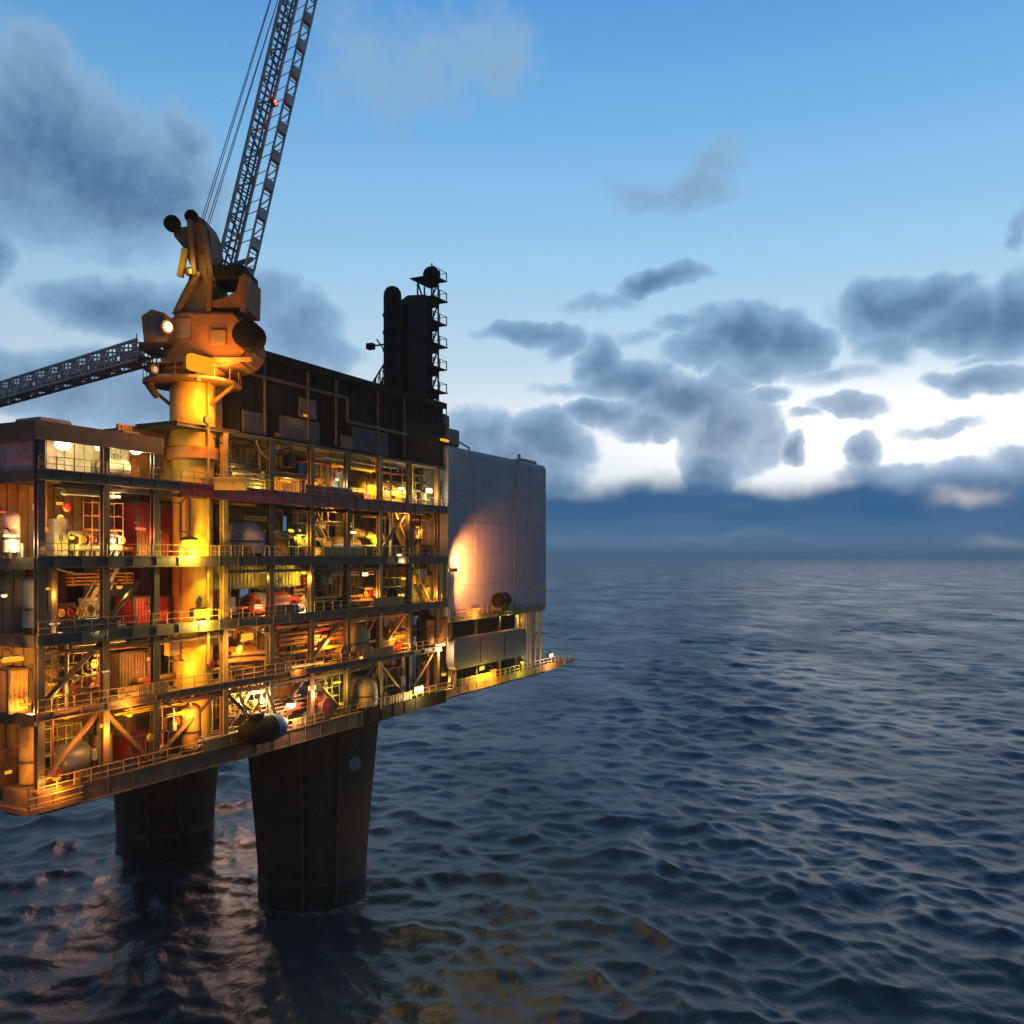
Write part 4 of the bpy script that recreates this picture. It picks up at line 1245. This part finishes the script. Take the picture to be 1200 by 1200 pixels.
# --- third storey (deck 44.8)
container(160, 204, 3.6, 3, 5.0, DRED, 'tall dark red container left of the crane column on the third storey')
tank_upright(256, 302, 3.0, 3, 3.9, PINK, 'faded pink dome tank right of the yellow crane column')
container(304, 338, 4.0, 3, 2.9, BROWN, 'ribbed brown container beside the faded pink dome tank')
duct([(343, 618), (350, 634), (362, 646), (384, 646)], 2.2, .5, OLIVE, 'olive yellow curved duct under the dark red beam, left of the stair')
duct([(418, 624), (434, 627), (446, 645)], 2.6, .5, YEL, 'yellow bent duct just left of the yellow stair')
tank_lying(388, 418, 4.2, 3, 1.1, OCHRE, 'ochre lying tank between the two bent ducts')
manifold(84, 142, 3.4, 3, 2.6, CREAM, 'cream valve manifold on the third storey at the left')
tank_upright(4, 22, 3.4, 3, 3.6, CREAM, 'pale cream upright tank by the left edge')
cabinet(62, 80, 3.2, 3, 3.2, GREY, 'grey control cabinet left of the cream valve manifold')
container(252, 330, 5.8, 3, 5.2, DKGREY, 'charcoal container behind the faded pink dome tank')
cabinet(478, 494, 2.4, 3, 3.6, OCHRE, 'ochre control cabinet at the third storey end by the grey block')
u_, _, z_ = at(44, 640, 1.5)
o = thing('lamp_pole', 'thin lamp pole on the third storey near the left edge', 'pole', W(u_, 1.6, LV[3] + .02))
hp = at(44, 598, 1.5)[2] - LV[3]
MB().tube((0, 0, 0), (0, 0, hp), .09).build('post', GREY, o)
MB().box(-.25, .25, -.25, .25, 0, .12).build('base_plate', STEEL, o)
MB().box(-.3, .3, -.12, .12, hp, hp + .5, .05).build('lamp_box', CREAM, o)
# --- top storey
tank_lying(420, 480, 4.0, 4, 1.5, YEL, 'long yellow lying tank on the brightest upper storey')
cabinet(488, 506, 3.4, 4, 3.4, CREAM, 'cream cabinet next to the grey block on the brightest upper storey')
container(318, 352, 4.2, 4, 2.7, OCHRE, 'ochre container above the dark red beam, left one')
container(356, 384, 4.2, 4, 2.7, ORANGE, 'orange container above the dark red beam, right one')
tank_upright(266, 284, 3.6, 4, 3.4, OLIVE, 'olive upright tank right of the crane under the plant module')
cabinet(390, 402, 2.2, 4, 3.6, GREY, 'grey cabinet above the dark red beam between container and lying tank')
tank_lying(116, 150, 2.9, 4, .8, CREAM, 'small cream tank under the low roof at the left')
# --- second storey (deck 38.9)
pn = thing('storm_panel', 'long olive storm panel on the second storey right of the crane', 'panel', W(at(326, 690, 1.9)[0], 1.9, LV[2] + 2.4))
ua = at(258, 690, 1.9)[0]; ub = at(396, 690, 1.9)[0]; Lp = ub - ua
mb = MB().box(-Lp / 2, Lp / 2, 0, .15, .6, 2.9)
for k in range(int(Lp / .5)):
    mb.box(-Lp / 2 + k * .5, -Lp / 2 + k * .5 + .1, -.05, 0, .62, 2.88)
mb.build('sheet', mat('olive_sheet', (.40, .34, .07), .6, rust=.3), pn)
mb = MB()
for k in range(6):
    x = -Lp / 2 + k * Lp / 5
    mb.box(x - .08, x + .08, .16, .3, -2.4, 2.9)
mb.build('posts', STEEL, pn)
MB().box(-Lp / 2, Lp / 2, -.12, -.06, .5, .6).build('lower_rail', BROWN, pn)
tank_lying(288, 366, 2.2, 2, 1.05, RED, 'red lying tank with cream end band right of the crane foot', [(.22, .36, CREAM), (-.40, -.28, CREAM)], lift=.3)
container(156, 198, 3.2, 2, 2.5, RED, 'red box container left of the crane foot')
container(163, 200, 5.9, 2, 5.2, DRED, 'dark red container behind the red box left of the crane foot')
drum(398, 710, .6, 10, BLACK, 'black cable drum on the second storey, the left of two')
drum(459, 700, .8, 11, BLACK, 'black cable drum near the grey block, the right of two')
manifold(420, 452, 3.0, 2, 2.8, GREY, 'grey valve manifold between the two black cable drums')
tank_upright(28, 52, 3.4, 2, 4.6, GREY, 'grey upright tank by the left edge on the second storey')
cabinet(100, 128, 3.4, 2, 2.6, CREAM, 'cream cabinet behind the low floodlight on the second storey')
manifold(60, 92, 3.0, 2, 2.6, BROWN, 'brown valve manifold on the second storey at the left')
container(246, 270, 3.6, 2, 3.6, DRED, 'narrow dark red container just right of the crane foot')
cabinet(484, 508, 2.4, 2, 3.6, OLIVE, 'olive control cabinet on the second storey end by the grey block')
# --- lower storeys
def pipe_bundle(pts_l, v, r, m, label):
    b_ = at(*pts_l[0][-1], v)
    o = thing('pipe_bundle', label, 'pipes', W(*b_))
    for pts in pts_l:
        Q = [at(x, y, v) for x, y in pts]
        MB().path([(q[0] - b_[0], 0, q[2] - b_[2]) for q in Q], r, 10).build('pipe', m, o, True)
    for f in (.2, .8):
        q0 = at(*pts_l[0][0], v); q1 = at(*pts_l[0][-1], v)
        x = (q0[0] - b_[0]) * (1 - f) + (q1[0] - b_[0]) * f
        MB().box(x - .1, x + .1, .05, .5, -3.2, .6).build('support', STEEL, o)
    return o
pipe_bundle([[(326, 744), (400, 735)], [(326, 750), (400, 741)], [(326, 756), (400, 746)]], 1.6, .24, ORANGE, 'bundle of three orange pipes right of the lens shaped lamp')
pipe_bundle([[(255, 768), (325, 763)], [(255, 776), (325, 770)]], 2.4, .22, OCHRE, 'pair of ochre pipes below the lens shaped lamp')
# tube lamp
a_ = at(330, 784, .4); b_ = at(379, 776, .4)
tl = thing('tube_lamp', 'long thin glowing tube lamp in the middle of the lowest storeys', 'lamp', W(*a_))
MB().tube((0, 0, 0), (b_[0] - a_[0], 0, b_[2] - a_[2]), .13).build('tube', glow('tube_glow', (1, .42, .12), 1.6), tl)
MB().box(-.1, b_[0] - a_[0] + .1, .15, .3, -.1, .25).build('tray', STEEL, tl)
l = bpy.data.lights.new('lamp_light', 'POINT'); l.energy = 350; l.color = AMB; l.shadow_soft_size = .5
lo = bpy.data.objects.new('lamp_light', l); lo.location = (2, -.6, -.3); lo.parent = tl; C.objects.link(lo)
# riser post
u_, _, z_ = at(235, 790, 1.6)
o = thing('riser_post', 'thin ribbed riser post with a lamp on top below the crane foot', 'pole', W(u_, 1.9, LV[1] + .02))
hp = at(235, 757, 1.9)[2] - LV[1]
mb = MB().tube((0, 0, 0), (0, 0, hp), .34, seg=14)
mb.build('post', BROWN, o, True)
mb = MB()
for k in range(10):
    mb.lathe([(.42, hp * k / 10 + .1), (.42, hp * k / 10 + .2)], (0, 0, 0), 14)
mb.build('rings', OCHRE, o)
tank_lying(258, 300, 4.0, 1, 1.3, ORANGE, 'orange lying tank below the lens shaped lamp')
cabinet(500, 530, 2.2, 1, 3.4, ORANGE, 'orange control cabinet left of the charcoal panel')
cabinet(456, 482, 2.4, 1, 4.6, OCHRE, 'tall ochre control cabinet near the grey block on the lower storey')
tank_upright(400, 424, 2.6, 1, 4.4, OCHRE, 'ochre upright tank right of the orange pipes')
drum(448, 760, .5, 11, BROWN, 'brown cable drum on the lower storey left of the ochre cabinet')
drum(404, 764, .5, 9, BROWN, 'brown cable drum under the orange pipes')
drum(384, 828, .0, 11, DRED, 'dark red cable drum low on the edge above the front leg', DRED)
tank_upright(408, 434, 1.9, 0, 4.0, OCHRE, 'yellow drum tank low above the front leg')
container(436, 470, 2.4, 0, 4.0, BROWN, 'brown container right of the yellow drum tank')
manifold(280, 340, 2.8, 0, 3.6, OCHRE, 'ochre valve manifold among the white hot lamps')
container(152, 196, 1.2, 0, 2.6, DRED, 'dark red box low on the bottom edge above the back leg')
tank_upright(214, 232, 1.6, 0, 4.6, OCHRE, 'slim ochre upright tank right of the low dark red box')
cabinet(112, 132, 1.6, 0, 3.2, BROWN, 'brown control cabinet left of the low dark red box')
tank_upright(24, 46, 2.6, 0, 5.2, OCHRE, 'ochre upright tank near the corner on the lowest storey')
manifold(76, 108, 2.6, 1, 3.6, BROWN, 'brown valve manifold on the lower storey at the left')
tank_lying(60, 104, 2.8, 0, 1.3, SLATE, 'slate grey lying tank on the lowest storey at the left')
container(140, 186, 3.6, 1, 3.6, BROWN, 'brown container on the lower storey above the low dark red box')
container(10, 34, 2.6, 1, 3.4, ORANGE, 'orange container by the left edge on the lower storey')
# blue capped tank on the fascia
u_, _, z_ = at(306, 852, -.4)
o = thing('rescue_boat', 'dark covered rescue boat with blue bow hanging on the bottom edge', 'boat', W(u_, -1.3, z_))
sc_ = 1.0
def hull(x0, x1, r, m, nm, sharp):
    n = 10; prof = []
    for k in range(n + 1):
        f = k / n
        if sharp > 0: rr = r * math.sqrt(max(0, 1 - f ** 2.2))
        elif sharp < 0: rr = r * math.sqrt(max(0, 1 - (1 - f) ** 4))
        prof.append((max(rr, .01), x0 + (x1 - x0) * f))
    MB().lathe(prof, (0, 0, 0), 20, 'x').build(nm, m, o, True)
hull(-3.6, .2, 1.35, BLACK, 'hull', -1)
hull(.21, 2.4, 1.34, BLUE, 'bow', 1)
MB().box(-2.6, -1.2, -.7, .7, 1.2, 1.75, .2).build('wheelhouse', BLACK, o)
for x_ in (-2.6, 1.0):
    MB().bar((x_, 0, 1.2), (x_, 1.2, 3.6), .2).build('davit_arm', STEEL, o)
# charcoal wind panel on the gangway
a_ = at(532, 784, -.7); c_ = at(617, 771, -.7)
z0_, z1_ = 29.7, 33.9
Lp = c_[0] - a_[0]
o = thing('wind_panel', 'charcoal grey wind panel with rounded corners under the grey block', 'panel', W(a_[0], -.7, z0_))
mb = MB().box(0, Lp, 0, 1.2, 0, z1_ - z0_)
mb.b.edges.ensure_lookup_table()
es = [e for e in mb.b.edges if abs((e.verts[0].co - e.verts[1].co).y) > 1]
bmesh.ops.bevel(mb.b, geom=es, offset=1.1, segments=5, affect='EDGES', profile=.5)
mb.build('sheet', DKGREY, o)
mb = MB()
for k in range(1, 3):
    mb.box(Lp * k / 3 - .03, Lp * k / 3 + .03, -.03, -.002, .4, z1_ - z0_ - .4)
mb.build('seam', BLACK, o)
for x_ in (1, Lp - 1.2):
    MB().box(x_, x_ + .2, .3, .9, -2.4, 0).build('post', STEEL, o)
# black capsule on its rack
u_, _, z_ = at(588, 703, -.9)
o = thing('raft_capsule', 'black life raft capsule on a rack at the foot of the grey block', 'capsule', W(u_, -.9, z_))
MB().lathe([(.01, -1.7), (.7, -1.6), (1.05, -1.25), (1.1, -.9), (1.1, .9), (1.05, 1.25), (.7, 1.6), (.01, 1.7)], (0, 0, 0), 20, 'x').build('shell', BLACK, o, True)
for k in (-.8, .8):
    MB().lathe([(1.14, k - .08), (1.14, k + .08)], (0, 0, 0), 20, 'x').build('strap', STEEL, o)
MB().box(-1.2, -1.0, -.6, .9, -1.6, -.6).box(1.0, 1.2, -.6, .9, -1.6, -.6).box(-1.0, 1.0, .7, .9, -1.4, -1.2).build('rack', STEEL, o)
# gangway tip beyond the far corner
ut = UEND
a_ = at(662, 776, -.5)
o = thing('gangway_tip', 'slender yellow gangway platform projecting at the far end of the oil platform', 'gangway', W(ut, 0, 27))
MB().prism([(0, -.5), (4.4, -.1), (4.4, .1), (0, .12)], -.6, 3).build('floor', OCHRE, o)
mb = MB()
for k in range(4):
    mb.box(k * 1.4, k * 1.4 + .07, -.6, -.53, .12, 1.2)
mb.box(0, 4.4, -.6, -.55, 1.15, 1.21).box(0, 4.4, -.6, -.55, .6, .66)
mb.build('railing', YEL, o)
# anchor box hanging below the near corner
o = thing('hanging_platform', 'rust orange inspection platform hanging under the near bottom corner', 'platform', W(.2, -.3, 25.5))
MB().box(-1.2, 3.4, 0, 4, .3, .7).box(-.8, 1.8, .4, 3.6, .7, 1.9).build('floor', BROWN, o)
mb = MB()
for (a, b_) in ((-1.1, .1), (3.2, .1), (-1.1, 3.8), (3.2, 3.8)):
    mb.box(a, a + .14, b_, b_ + .14, .7, 2.2)
mb.build('hanger', STEEL, o)
MB().box(-1.2, 3.4, -.05, 0, 1.5, 1.57).box(-1.2, 3.4, -.05, 0, 1.0, 1.06).build('railing', OCHRE, o)

# ------------------------------------------------------------------ thin sea mist
hz = bpy.data.materials.new('mist')
hz.use_nodes = True
hz.node_tree.nodes.clear()
n = NT(hz.node_tree)
pv = n.n('ShaderNodeVolumePrincipled')
pv.inputs['Color'].default_value = (.80, .88, .96, 1)
pv.inputs['Density'].default_value = HAZE
pv.inputs['Anisotropy'].default_value = .2
oo = n.n('ShaderNodeOutputMaterial')
hz.node_tree.links.new(pv.outputs[0], oo.inputs['Volume'])
ho = MB().box(-95000, 95000, -95000, 95000, -8, 135).build('haze', hz)
ho['kind'] = 'stuff'

# unseen fill lamps added under the far edge to warm the water
for u_ in (58, 70, 82, 94):
    o = thing('floodlight', 'added unseen peach fill light under the far bottom edge lighting the water behind the legs', 'lamp', W(u_, 65.0, 24.2), 'added fill lights under the far bottom edge')
    MB().box(-.7, .7, -.3, .3, -.12, 0).build('bulb', glow('added_fill_glow', (1, .6, .4), 6), o)
    MB().box(-.8, .8, -.4, .4, .01, .3, .04).tube((0, 0, .3), (0, 0, 2.3), .1).build('housing', STEEL, o)
    l = bpy.data.lights.new('lamp_light', 'POINT'); l.energy = 7000; l.color = (1, .55, .38); l.shadow_soft_size = 1.2
    lo = bpy.data.objects.new('lamp_light', l); lo.location = (0, .6, -1.6); lo.parent = o; C.objects.link(lo)
